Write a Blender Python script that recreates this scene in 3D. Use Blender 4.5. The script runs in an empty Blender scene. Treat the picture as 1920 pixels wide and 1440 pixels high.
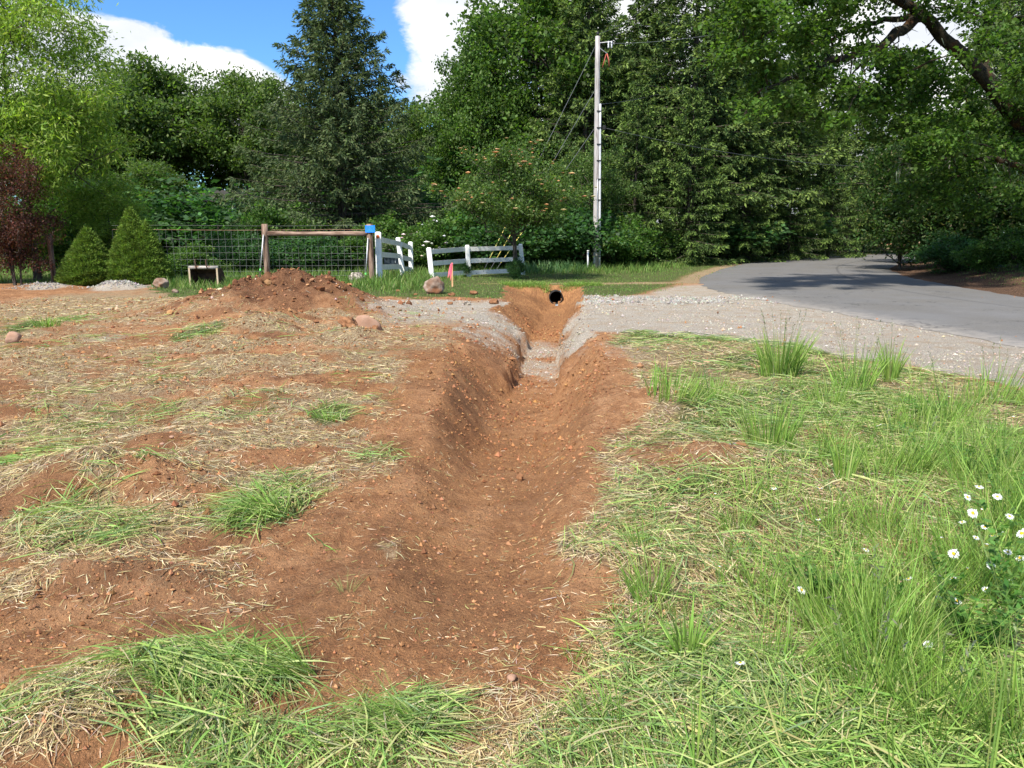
import bpy, math, random
import numpy as np

# ------------------------------------------------------------------ camera, sky, sun
F = 1450.0; CAMH = 1.6; PITCH = math.atan(280 / F)
sc = bpy.context.scene
C = sc.collection
cam_d = bpy.data.cameras.new('camera'); cam = bpy.data.objects.new('camera', cam_d); C.objects.link(cam)
cam.location = (0, 0, CAMH); cam.rotation_euler = (math.pi / 2 - PITCH, 0, 0)
cam_d.sensor_width = 36; cam_d.lens = 36 * F / 1920; cam_d.clip_start = 0.05; cam_d.clip_end = 5000
sc.camera = cam
SUN_DIR = np.array([-0.34, -0.56, 0.80]); SUN_DIR /= np.linalg.norm(SUN_DIR)
SUN_EL = math.asin(SUN_DIR[2]); SUN_AZ = math.atan2(SUN_DIR[0], SUN_DIR[1])
w = bpy.data.worlds.new('World'); sc.world = w; w.use_nodes = True
sun_d = bpy.data.lights.new('sun', 'SUN'); sun = bpy.data.objects.new('sun', sun_d); C.objects.link(sun)
sun_d.energy = 4.3; sun_d.angle = math.radians(2.5); sun_d.color = (1, 0.94, 0.83)
sun.rotation_euler = (math.pi / 2 - SUN_EL, 0, math.atan2(SUN_DIR[0], -SUN_DIR[1])); sun.location = (-20, -15, 40)
vs = sc.view_settings; vs.view_transform = 'Standard'; vs.look = 'None'; vs.gamma = 1; vs.use_curve_mapping = False
vs.exposure = 0.88
sc.cycles.max_bounces = 8; sc.cycles.diffuse_bounces = 5; sc.cycles.transmission_bounces = 5
sc.cycles.glossy_bounces = 2; sc.cycles.use_denoising = True
sc.cycles.caustics_reflective = False; sc.cycles.caustics_refractive = False

def ray(px, py):
    a = np.array([(px - 960) / F, 1.0, -(py - 720) / F])
    c, s = math.cos(-PITCH), math.sin(-PITCH)
    return np.array([a[0], a[1] * c - a[2] * s, a[1] * s + a[2] * c])
def gp(px, py, z=0.0):
    d = ray(px, py); t = (z - CAMH) / d[2]
    return d[0] * t, d[1] * t
def p3(px, py, D):
    d = ray(px, py); t = D / d[1]
    return np.array([d[0] * t, D, CAMH + d[2] * t])

# world: physical sky with broken cloud
nt = w.node_tree; nt.nodes.clear()
def N(tree, typ, **kw):
    n = tree.nodes.new(typ)
    for k, v in kw.items():
        if k.startswith('i_'):
            key = k[2:]
            key = int(key) if key.isdigit() else key.replace('_', ' ')
            n.inputs[key].default_value = v
        else: setattr(n, k, v)
    return n
def math_n(tree, op, a, b=None, clamp=False):
    n = tree.nodes.new('ShaderNodeMath'); n.operation = op; n.use_clamp = clamp
    for i, v in enumerate((a, b)):
        if v is None: continue
        if isinstance(v, (int, float)): n.inputs[i].default_value = v
        else: tree.links.new(v, n.inputs[i])
    return n.outputs[0]
def mix_n(tree, fac, a, b, blend='MIX'):
    n = tree.nodes.new('ShaderNodeMix'); n.data_type = 'RGBA'; n.blend_type = blend
    for i, v in ((0, fac), (6, a), (7, b)):
        if isinstance(v, (int, float)): n.inputs[i].default_value = v
        elif isinstance(v, tuple): n.inputs[i].default_value = v if len(v) == 4 else (*v, 1)
        else: tree.links.new(v, n.inputs[i])
    return n.outputs[2]
def ramp_n(tree, src, lo, hi, a=0.0, b=1.0, smooth=True):
    n = tree.nodes.new('ShaderNodeMapRange'); n.interpolation_type = 'SMOOTHSTEP' if smooth else 'LINEAR'
    tree.links.new(src, n.inputs[0])
    for i, v in enumerate((lo, hi, a, b)): n.inputs[i + 1].default_value = v
    return n.outputs[0]
sky = N(nt, 'ShaderNodeTexSky', sky_type='NISHITA', sun_disc=False, sun_elevation=SUN_EL, sun_rotation=SUN_AZ,
        air_density=1.0, dust_density=0.3, ozone_density=2.5)
skyc = mix_n(nt, 1.0, sky.outputs[0], (0.42, 0.69, 0.95), 'MULTIPLY')
tc = N(nt, 'ShaderNodeTexCoord'); dirv = tc.outputs['Generated']
mp = N(nt, 'ShaderNodeMapping'); mp.inputs['Scale'].default_value = (1, 1, 1.9); nt.links.new(dirv, mp.inputs[0])
n1 = N(nt, 'ShaderNodeTexNoise', i_Scale=6.5, i_Detail=10.0, i_Roughness=0.62, i_Distortion=0.4); nt.links.new(mp.outputs[0], n1.inputs['Vector'])
val = math_n(nt, 'ADD', math_n(nt, 'MULTIPLY', n1.outputs[0], 2.0), -.45)
for (px, py, r, wt) in ((330, 165, .085, .75), (235, 165, .08, .7), (430, 185, .065, .7), (515, 200, .055, .6), (800, 110, .10, .16), (780, 200, .06, .10), (850, 20, .10, .3),
                        (1250, 60, .22, .5), (1650, 120, .3, .5), (400, 10, .11, -.6), (230, 20, .07, -.3), (600, 110, .10, -.45), (680, 60, .06, -.25), (720, 190, .03, -.12), (40, 60, .10, .2)):
    d = ray(px, py); d = d / np.linalg.norm(d)
    vd = N(nt, 'ShaderNodeVectorMath', operation='DISTANCE'); nt.links.new(dirv, vd.inputs[0]); vd.inputs[1].default_value = d
    val = math_n(nt, 'ADD', val, ramp_n(nt, vd.outputs['Value'], 0, r * 1.5, wt, 0))
fac = ramp_n(nt, val, .50, .78)
n2 = N(nt, 'ShaderNodeTexNoise', i_Scale=9.0, i_Detail=6.0); nt.links.new(mp.outputs[0], n2.inputs['Vector'])
cl = mix_n(nt, ramp_n(nt, n2.outputs[0], .35, .65), (4.2, 4.4, 4.8), (5.8, 5.8, 5.7))
colr = mix_n(nt, fac, skyc, cl)
bg = N(nt, 'ShaderNodeBackground'); bg.inputs[1].default_value = 0.12; nt.links.new(colr, bg.inputs[0])
wo = N(nt, 'ShaderNodeOutputWorld'); nt.links.new(bg.outputs[0], wo.inputs[0])

# ------------------------------------------------------------------ helpers
rng = np.random.default_rng(7)
random.seed(7)
def lat(xi, yi, seed):
    h = (xi.astype(np.int64) * 374761393 + yi.astype(np.int64) * 668265263 + seed * 982451653) & 0xffffffff
    h = ((h ^ (h >> 13)) * 1274126177) & 0xffffffff
    h = (h ^ (h >> 16)) & 0xffffffff
    return h / 4294967295.0
def vn(x, y, seed=0):
    xi = np.floor(x); yi = np.floor(y); fx = x - xi; fy = y - yi
    fx = fx * fx * (3 - 2 * fx); fy = fy * fy * (3 - 2 * fy)
    a = lat(xi, yi, seed); b = lat(xi + 1, yi, seed); c = lat(xi, yi + 1, seed); d = lat(xi + 1, yi + 1, seed)
    return (a * (1 - fx) + b * fx) * (1 - fy) + (c * (1 - fx) + d * fx) * fy
def fbm(x, y, s, o=4, seed=0, g=.5):
    v = 0; a = 1; t = 0
    for i in range(o):
        c, sn = math.cos(.6 * i + .3), math.sin(.6 * i + .3)
        v = v + a * vn((x * c - y * sn) * s + 17.3 * i, (x * sn + y * c) * s + 9.1 * i, seed + i); t += a; a *= g; s *= 2.03
    return v / t
def sm(x, a, b):
    t = np.clip((x - a) / (b - a), 0, 1); return t * t * (3 - 2 * t)

def build(name, V, faces, mat, parent=None, attrs=None, smooth=False, kind=None, link=True):
    """V (n,3); faces: list of int arrays (m,k)"""
    me = bpy.data.meshes.new(name)
    V = np.asarray(V, dtype=np.float32)
    if not isinstance(faces, list): faces = [faces]
    faces = [np.asarray(f, dtype=np.int32) for f in faces if len(f)]
    me.vertices.add(len(V)); me.vertices.foreach_set('co', V.ravel())
    tot = [np.full(len(f), f.shape[1], dtype=np.int32) for f in faces]
    tot = np.concatenate(tot); idx = np.concatenate([f.ravel() for f in faces])
    me.loops.add(len(idx)); me.loops.foreach_set('vertex_index', idx)
    me.polygons.add(len(tot)); st = np.concatenate([[0], np.cumsum(tot)[:-1]]).astype(np.int32)
    me.polygons.foreach_set('loop_start', st); me.polygons.foreach_set('loop_total', tot)
    me.polygons.foreach_set('use_smooth', np.full(len(tot), smooth))
    if attrs:
        for k, a in attrs.items():
            a = np.asarray(a, dtype=np.float32)
            if a.ndim == 2:
                at = me.attributes.new(k, 'FLOAT_COLOR', 'POINT')
                if a.shape[1] == 3: a = np.concatenate([a, np.ones((len(a), 1), np.float32)], 1)
                at.data.foreach_set('color', a.ravel())
            else:
                at = me.attributes.new(k, 'FLOAT', 'POINT'); at.data.foreach_set('value', a)
    me.update(calc_edges=True)
    if mat: me.materials.append(mat)
    o = bpy.data.objects.new(name, me)
    if link: C.objects.link(o)
    if parent: o.parent = parent
    if kind: o['kind'] = kind
    return o
def tag(o, label, cat, group=None):
    o['label'] = label; o['category'] = cat
    if group: o['group'] = group
    return o
def thing(name, label, cat, loc=(0, 0, 0), rz=0, group=None):
    o = bpy.data.objects.new(name, None); C.objects.link(o); o.empty_display_size = .2
    o.location = tuple(float(v) for v in loc); o.rotation_euler = (0, 0, rz)
    return tag(o, label, cat, group)
class MB:
    """collects simple shapes into one mesh"""
    def __init__(s): s.V = []; s.F = {}; s.n = 0
    def add(s, V, F):
        s.V.append(np.asarray(V, float))
        for f in F: s.F.setdefault(len(f), []).append([i + s.n for i in f])
        s.n += len(V); return s
    def box(s, c, d, rot=None, bev=0.0):
        c = np.array(c, float); d = np.array(d, float) / 2
        b = min(bev, d.min() * .9)
        V = []; 
        if b <= 0:
            V = [[x, y, z] for x in (-1, 1) for y in (-1, 1) for z in (-1, 1)]; V = np.array(V) * d
            F = [(0, 1, 3, 2), (4, 6, 7, 5), (0, 4, 5, 1), (2, 3, 7, 6), (0, 2, 6, 4), (1, 5, 7, 3)]
        else:
            bm_ = _bevbox(d, b); V, F = bm_
        if rot is not None: V = V @ np.array(rot).T
        return s.add(V + c, F)
    def tube(s, pts, rad, k=8, cap=True, ov=1.0):
        pts = np.array(pts, float); n = len(pts); rad = np.broadcast_to(np.array(rad, float), (n,))
        T = np.gradient(pts, axis=0); T /= np.linalg.norm(T, axis=1)[:, None] + 1e-9
        up = np.array([0, 0, 1.]) if abs(T[0][2]) < .9 else np.array([0, 1., 0])
        A = np.cross(up, T[0]); A /= np.linalg.norm(A); V = []
        for i in range(n):
            A = A - T[i] * A.dot(T[i]); A /= np.linalg.norm(A) + 1e-9; B = np.cross(T[i], A)
            for j in range(k):
                a = 2 * math.pi * j / k; V.append(pts[i] + rad[i] * (A * math.cos(a) + B * math.sin(a) * ov))
        Fc = [(i * k + j, i * k + (j + 1) % k, (i + 1) * k + (j + 1) % k, (i + 1) * k + j) for i in range(n - 1) for j in range(k)]
        if cap: Fc += [tuple(range(k))[::-1], tuple(range((n - 1) * k, n * k))]
        return s.add(V, Fc)
    def build(s, name, mat, parent=None, smooth=False, kind=None, origin=None):
        V = np.concatenate(s.V)
        o = build(name, V, [np.array(f) for f in s.F.values()], mat, parent, None, smooth, kind)
        return o
def _bevbox(d, b):
    import bmesh
    bm = bmesh.new(); bmesh.ops.create_cube(bm, size=2)
    for v in bm.verts: v.co = (v.co.x * d[0], v.co.y * d[1], v.co.z * d[2])
    bmesh.ops.bevel(bm, geom=list(bm.edges), offset=b, segments=1, affect='EDGES')
    bm.verts.index_update()
    V = np.array([v.co[:] for v in bm.verts]); Fc = [tuple(v.index for v in f.verts) for f in bm.faces]; bm.free()
    return V, Fc
def rotz(a): c, s = math.cos(a), math.sin(a); return np.array([[c, -s, 0], [s, c, 0], [0, 0, 1]])
def unit(v): return v / (np.linalg.norm(v, axis=-1, keepdims=True) + 1e-9)

def leafquads(P, A, S, L, W, belly=.45):
    """one rhombus leaf per row"""
    n = len(P); L = np.broadcast_to(L, (n,))[:, None]; W = np.broadcast_to(W, (n,))[:, None] * .5
    V = np.stack([P, P + A * L * belly + S * W, P + A * L, P + A * L * belly - S * W], 1).reshape(-1, 3)
    return V, np.arange(n * 4).reshape(n, 4)
def strips(P, D, L, W, S, droop, seg=3, wob=None):
    """tapered bent blades; droop is curvature toward -Z (and optional vec)"""
    n = len(P); L = np.broadcast_to(L, (n,))[:, None]; W = np.broadcast_to(W, (n,))[:, None]
    dv = np.zeros((n, 3)); dv[:, 2] = -np.broadcast_to(droop, (n,))
    if wob is not None: dv = dv + wob
    vs_ = []
    for i in range(seg):
        t = i / seg; c = P + D * L * t + dv * L * t * t; ww = W * .5 * (1 - t ** 2.2) * (0.75 + .5 * min(1, t * 3)) 
        vs_ += [c - S * ww, c + S * ww]
    vs_.append(P + D * L + dv * L)
    V = np.stack(vs_, 1).reshape(-1, 3); k = 2 * seg + 1; b = (np.arange(n) * k)[:, None]
    Q = np.concatenate([b + np.array([[2 * i, 2 * i + 1, 2 * i + 3, 2 * i + 2]]) for i in range(seg - 1)]) if seg > 1 else np.zeros((0, 4), int)
    T = b + np.array([[2 * seg - 2, 2 * seg - 1, 2 * seg]])
    return V, [Q, T], k
def rand_unit(n, r=rng):
    v = r.normal(size=(n, 3)); return unit(v)
def palette(n, cols, wts, var=.15, r=rng):
    cols = np.array(cols); i = r.choice(len(cols), n, p=np.array(wts) / sum(wts))
    return np.clip(cols[i] * (1 + var * r.normal(size=(n, 1))) * (1 + .06 * r.normal(size=(n, 3))), .003, .9)

# ------------------------------------------------------------------ materials
def mat(name): 
    m = bpy.data.materials.new(name); m.use_nodes = True; m.node_tree.nodes.clear()
    o = m.node_tree.nodes.new('ShaderNodeOutputMaterial'); return m, m.node_tree, o
def foliage(name, gloss=.35, trans=.35, spec=.3, tint=(1.15, 1.25, .6)):
    m, t, o = mat(name)
    a = N(t, 'ShaderNodeAttribute', attribute_name='col')
    p = N(t, 'ShaderNodeBsdfPrincipled', i_Roughness=1 - gloss); p.inputs['Specular IOR Level'].default_value = spec
    tr = N(t, 'ShaderNodeBsdfTranslucent'); mx = N(t, 'ShaderNodeMixShader', i_0=trans)
    t.links.new(a.outputs[0], p.inputs['Base Color']); t.links.new(mix_n(t, 1.0, a.outputs[0], tint, 'MULTIPLY'), tr.inputs[0])
    t.links.new(p.outputs[0], mx.inputs[1]); t.links.new(tr.outputs[0], mx.inputs[2]); t.links.new(mx.outputs[0], o.inputs[0])
    return m
def solid(name, c1, c2=None, scale=8, rough=.8, bump=.2, bscale=40, metal=0, spec=.3, stretch=(1, 1, 1), lo=.35, hi=.65, dist=.01, detail=6, c3=None):
    m, t, o = mat(name)
    p = N(t, 'ShaderNodeBsdfPrincipled', i_Roughness=rough, i_Metallic=metal); p.inputs['Specular IOR Level'].default_value = spec
    tc_ = N(t, 'ShaderNodeTexCoord'); mp_ = N(t, 'ShaderNodeMapping'); mp_.inputs['Scale'].default_value = stretch
    t.links.new(tc_.outputs['Object'], mp_.inputs[0])
    n = N(t, 'ShaderNodeTexNoise', i_Scale=scale, i_Detail=detail); t.links.new(mp_.outputs[0], n.inputs['Vector'])
    col = mix_n(t, ramp_n(t, n.outputs[0], lo, hi), c1, c2 or c1)
    if c3:
        n3 = N(t, 'ShaderNodeTexNoise', i_Scale=scale * .37, i_Detail=5); t.links.new(mp_.outputs[0], n3.inputs['Vector'])
        col = mix_n(t, ramp_n(t, n3.outputs[0], .52, .62), col, c3)
    t.links.new(col, p.inputs['Base Color'])
    n2 = N(t, 'ShaderNodeTexNoise', i_Scale=bscale, i_Detail=6); t.links.new(mp_.outputs[0], n2.inputs['Vector'])
    b = N(t, 'ShaderNodeBump', i_Strength=bump, i_Distance=dist); t.links.new(n2.outputs[0], b.inputs['Height'])
    t.links.new(b.outputs[0], p.inputs['Normal']); t.links.new(p.outputs[0], o.inputs[0])
    return m
M = {}
M['leaf'] = foliage('leaf', .45, .48, .35, (1.25, 1.4, .6))
M['needle'] = foliage('needle', .25, .28, .2, (1.2, 1.3, .7))
M['grass'] = foliage('grass_blade', .4, .35, .3)
M['straw'] = foliage('dry_straw', .25, .25, .2, (1, .95, .7))
M['petal'] = foliage('petal', .2, .3, .2, (1, 1, 1))
M['clod'] = foliage('crumbled_earth', .02, 0.0, .05)
M['bark'] = solid('bark', (.035, .028, .022), (.12, .10, .08), 5, .95, .9, 12, stretch=(3, 3, .6), dist=.03)
M['mossbark'] = solid('mossy_bark', (.018, .013, .010), (.045, .036, .02), 4, .95, 1, 12, stretch=(2, 2, 2), dist=.05, c3=(.07, .035, .014))
M['oldwood'] = solid('weathered_log', (.16, .10, .07), (.33, .23, .17), 5, .9, .8, 14, stretch=(4, 4, .5), dist=.01, c3=(.08, .045, .03))
M['oldwoodx'] = solid('weathered_rail', (.15, .09, .06), (.36, .25, .19), 5, .9, .8, 14, stretch=(.5, 4, 4), dist=.01, c3=(.08, .045, .03))
M['polewood'] = solid('grey_pole_wood', (.34, .31, .30), (.50, .47, .46), 6, .9, .7, 18, stretch=(8, 8, .4), dist=.006, c3=(.25, .22, .21))
M['whitewood'] = solid('white_painted_wood', (.84, .84, .82), (.68, .68, .65), 5, .5, .25, 30, dist=.004, lo=.5, hi=.7, spec=.5)
M['whitedirty'] = solid('mildewed_white_wood', (.82, .82, .80), (.22, .22, .20), 9, .6, .3, 30, dist=.004, lo=.58, hi=.68, stretch=(1, 1, 2.5))
M['blue'] = solid('blue_sign_face', (.01, .20, .80), (.015, .25, .85), 6, .5, .02)
M['paleblue'] = solid('faded_print', (.15, .45, .9), None, 6, .5, 0)
M['galv'] = solid('galvanised_metal', (.45, .46, .47), (.6, .61, .62), 20, .45, .1, metal=.7)
M['conduit'] = solid('grey_plastic_conduit', (.55, .57, .60), (.66, .68, .70), 8, .45, .05)
M['wire'] = solid('fence_wire', (.17, .18, .17), (.24, .24, .22), 10, .6, 0)
M['rustwire'] = solid('rusty_wire', (.28, .15, .09), (.4, .25, .17), 10, .8, 0)
M['cable'] = solid('overhead_cable', (.12, .13, .14), None, 10, .5, 0)
M['black'] = solid('black_plastic', (.012, .012, .013), (.02, .02, .02), 10, .6, .1)
M['red'] = solid('reddish_fitting', (.40, .09, .06), None, 10, .5, 0)
M['orange'] = solid('orange_reflector', (.75, .16, .04), (.5, .1, .03), 60, .35, .1)
M['yellow'] = solid('yellow_plastic_guard', (.62, .50, .12), (.7, .6, .2), 8, .5, 0)
M['neon'] = solid('lime_tape', (.2, .85, .2), None, 8, .5, 0)
M['stake'] = solid('fresh_lath', (.55, .30, .15), (.65, .40, .22), 10, .8, .2, stretch=(3, 3, .5))
M['pink'] = solid('pink_ribbon', (.95, .16, .22), None, 6, .5, .1)
M['steel'] = solid('worn_bucket_steel', (.30, .27, .24), (.45, .41, .37), 9, .6, .3, metal=.3, c3=(.2, .11, .07))
M['rust'] = solid('rust_inner_plate', (.045, .028, .02), (.09, .05, .03), 9, .9, .3)
M['tan'] = solid('muddy_plate_edge', (.45, .34, .22), (.5, .4, .28), 9, .8, .3)
M['rock'] = solid('muddy_boulder', (.17, .10, .065), (.34, .27, .22), 4, .9, .8, 14, dist=.02, c3=(.25, .11, .055))
M['lichen'] = solid('lichen_rock', (.10, .085, .07), (.42, .37, .30), 11, .9, .9, 20, dist=.02, lo=.45, hi=.58)
M['slab'] = solid('pinkish_slab', (.30, .17, .11), (.38, .24, .17), 4, .9, .5, 14, dist=.02)
M['earthball'] = solid('earth_lump', (.17, .08, .04), (.30, .15, .075), 9, .98, 1, 22, dist=.02, spec=.1)
M['siding'] = solid('white_siding', (.8, .8, .78), (.7, .71, .7), 3, .7, .1)
M['roof'] = solid('dark_roofing', (.03, .028, .026), (.05, .045, .04), 9, .9, .3)
M['glass'] = solid('dark_window', (.02, .025, .03), None, 5, .1, 0, spec=.8)
M['boxgreen'] = solid('grey_green_cabinet', (.07, .11, .10), (.09, .14, .12), 4, .5, .05)
M['boxdark'] = solid('dark_grey_bin', (.03, .045, .06), (.04, .055, .07), 4, .5, .05)

def earth_mat():
    m, t, o = mat('earth')
    tc_ = N(t, 'ShaderNodeTexCoord'); P = tc_.outputs['Object']
    def nz(s, d=6, r=.6, st=None):
        n = N(t, 'ShaderNodeTexNoise', i_Scale=s, i_Detail=d, i_Roughness=r)
        if st:
            mp_ = N(t, 'ShaderNodeMapping'); mp_.inputs['Scale'].default_value = st; t.links.new(P, mp_.inputs[0]); t.links.new(mp_.outputs[0], n.inputs['Vector'])
        else: t.links.new(P, n.inputs['Vector'])
        return n.outputs[0]
    def at(k): return N(t, 'ShaderNodeAttribute', attribute_name=k).outputs['Fac']
    big, midn, fine = nz(.8, 5), nz(5, 8, .7), nz(70, 5, .7)
    soil = mix_n(t, ramp_n(t, big, .35, .65), (.46, .225, .100), (.60, .325, .165))
    soil = mix_n(t, ramp_n(t, midn, .42, .62), soil, (.36, .170, .078))
    soil = mix_n(t, at('orange'), soil, mix_n(t, ramp_n(t, nz(6, 6, .6, (4, 1, 1)), .4, .62), (.50, .25, .105), (.33, .155, .068)))
    soil = mix_n(t, at('moist'), soil, mix_n(t, ramp_n(t, nz(9, 7, .75), .4, .6), (.135, .060, .030), (.25, .120, .06)))
    thatch = mix_n(t, ramp_n(t, nz(28, 5, .7), .4, .6), (.27, .18, .10), (.50, .39, .24))
    green = mix_n(t, ramp_n(t, nz(14, 5, .7), .4, .6), (.055, .10, .025), (.15, .17, .06))
    grav = mix_n(t, ramp_n(t, nz(45, 4, .8), .42, .58), (.37, .325, .265), (.64, .58, .49))
    grav = mix_n(t, ramp_n(t, nz(2.2, 6, .65), .45, .65), grav, (.46, .37, .275))
    litter = mix_n(t, ramp_n(t, nz(22, 5, .8), .45, .6), (.055, .03, .02), (.26, .16, .10))
    def edge(a, nn, sp=.35):
        s = math_n(t, 'ADD', a, math_n(t, 'MULTIPLY', math_n(t, 'SUBTRACT', nn, .5), 1.3))
        return ramp_n(t, s, .5 - sp, .5 + sp)
    nn = nz(7, 8, .75)
    col = mix_n(t, edge(at('thatch'), nn), soil, thatch)
    col = mix_n(t, edge(at('gravel'), nz(9, 8, .75)), col, grav)
    col = mix_n(t, edge(at('green'), nn), col, green)
    col = mix_n(t, edge(at('litter'), nn), col, litter)
    col = mix_n(t, ramp_n(t, nz(38, 6, .8), .36, .58), mix_n(t, .30, col, (.10, .05, .028)), col)
    col = mix_n(t, ramp_n(t, nz(120, 3, .7), .35, .6), mix_n(t, .3, col, (.06, .035, .02)), col)
    # pale flecks of chopped straw and grit
    fl = ramp_n(t, nz(130, 2, .5), .66, .70); col = mix_n(t, math_n(t, 'MULTIPLY', fl, .35), col, (.5, .4, .28))
    p = N(t, 'ShaderNodeBsdfPrincipled', i_Roughness=.95); p.inputs['Specular IOR Level'].default_value = .12
    t.links.new(col, p.inputs['Base Color'])
    hgt = math_n(t, 'ADD', math_n(t, 'MULTIPLY', fine, .35), math_n(t, 'MULTIPLY', nz(25, 6, .75), 1.0))
    b = N(t, 'ShaderNodeBump', i_Strength=1.0, i_Distance=.055); t.links.new(hgt, b.inputs['Height'])
    t.links.new(b.outputs[0], p.inputs['Normal']); t.links.new(p.outputs[0], o.inputs[0])
    return m
M['earth'] = earth_mat()
def asphalt_mat():
    m, t, o = mat('asphalt')
    tc_ = N(t, 'ShaderNodeTexCoord'); P = tc_.outputs['Object']
    def nz(s, d=6, r=.6):
        n = N(t, 'ShaderNodeTexNoise', i_Scale=s, i_Detail=d, i_Roughness=r); t.links.new(P, n.inputs['Vector']); return n.outputs[0]
    c = mix_n(t, ramp_n(t, nz(60, 3, .8), .35, .65), (.105, .099, .091), (.170, .161, .149))
    c = mix_n(t, ramp_n(t, nz(.5, 5), .35, .65), c, mix_n(t, .5, c, (.16, .16, .165)))
    a = N(t, 'ShaderNodeAttribute', attribute_name='dust').outputs['Fac']
    s = math_n(t, 'ADD', a, math_n(t, 'MULTIPLY', math_n(t, 'SUBTRACT', nz(4, 8, .75), .5), .9))
    c = mix_n(t, ramp_n(t, s, .25, .85), c, (.30, .27, .235))
    vo = N(t, 'ShaderNodeTexVoronoi', feature='DISTANCE_TO_EDGE', i_Scale=.55); wn = N(t, 'ShaderNodeTexNoise', i_Scale=2.5, i_Detail=6.0)
    t.links.new(P, wn.inputs['Vector']); va = N(t, 'ShaderNodeVectorMath', operation='ADD'); vsn = N(t, 'ShaderNodeVectorMath', operation='SCALE'); vsn.inputs['Scale'].default_value = .9
    t.links.new(wn.outputs['Color'], vsn.inputs[0]); t.links.new(P, va.inputs[0]); t.links.new(vsn.outputs[0], va.inputs[1]); t.links.new(va.outputs[0], vo.inputs['Vector'])
    crk = math_n(t, 'MULTIPLY', ramp_n(t, vo.outputs['Distance'], .004, .016, 1, 0), ramp_n(t, nz(.35, 3), .45, .6)); c = mix_n(t, math_n(t, 'MULTIPLY', crk, .6), c, (.03, .03, .03))
    c = mix_n(t, ramp_n(t, nz(1.8, 7, .7), .5, .75), c, mix_n(t, .35, c, (.22, .205, .185)))
    tr = N(t, 'ShaderNodeAttribute', attribute_name='track').outputs['Fac']
    c = mix_n(t, math_n(t, 'MULTIPLY', tr, .35), c, (.05, .05, .053))
    p = N(t, 'ShaderNodeBsdfPrincipled', i_Roughness=.85); p.inputs['Specular IOR Level'].default_value = .3
    t.links.new(c, p.inputs['Base Color'])
    b = N(t, 'ShaderNodeBump', i_Strength=.5, i_Distance=.006); t.links.new(nz(90, 3, .8), b.inputs['Height'])
    t.links.new(b.outputs[0], p.inputs['Normal']); t.links.new(p.outputs[0], o.inputs[0]); return m
M['asphalt'] = asphalt_mat()

# ------------------------------------------------------------------ layout of the ground
# road edges (x, y) from near to far
RL = np.array([(8.6, -30), (8.3, 0), (7.7, 8), (7.4, 11.1), (7.1, 12.8), (6.9, 14.7), (6.5, 17.3), (6.0, 20.8), (5.8, 23.7), (6.9, 29), (9.8, 36.6), (14, 46), (20.5, 55), (33, 68), (60, 82)])
RR = np.array([(14.8, -30), (14.2, 0), (13.8, 8), (13.6, 11), (13.4, 13), (13.3, 15), (13.2, 17.5), (13.3, 20.5), (13.8, 24), (15.0, 29.5), (17.8, 37), (22.4, 45), (28.5, 51), (38, 59), (64, 72)])
def resample(Pts, n):
    d = np.r_[0, np.cumsum(np.linalg.norm(np.diff(Pts, axis=0), axis=1))]; u = np.linspace(0, d[-1], n)
    # Catmull-like smoothing
    x = np.interp(u, d, Pts[:, 0]); y = np.interp(u, d, Pts[:, 1]); k = np.ones(9) / 9
    xs = np.convolve(np.pad(x, 4, 'edge'), k, 'valid'); ys_ = np.convolve(np.pad(y, 4, 'edge'), k, 'valid'); return np.stack([xs, ys_], 1)
NR = 240
tt = np.linspace(0, 1, NR)
RLs, RRs = resample(RL, NR), resample(RR, NR)
def road_dist(x, y):
    """signed: >0 left of the left edge, and right of the right edge (approx)"""
    xl = np.interp(y, RLs[:, 1], RLs[:, 0]); xr = np.interp(y, RRs[:, 1], RRs[:, 0])
    return xl - x, x - xr

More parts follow.
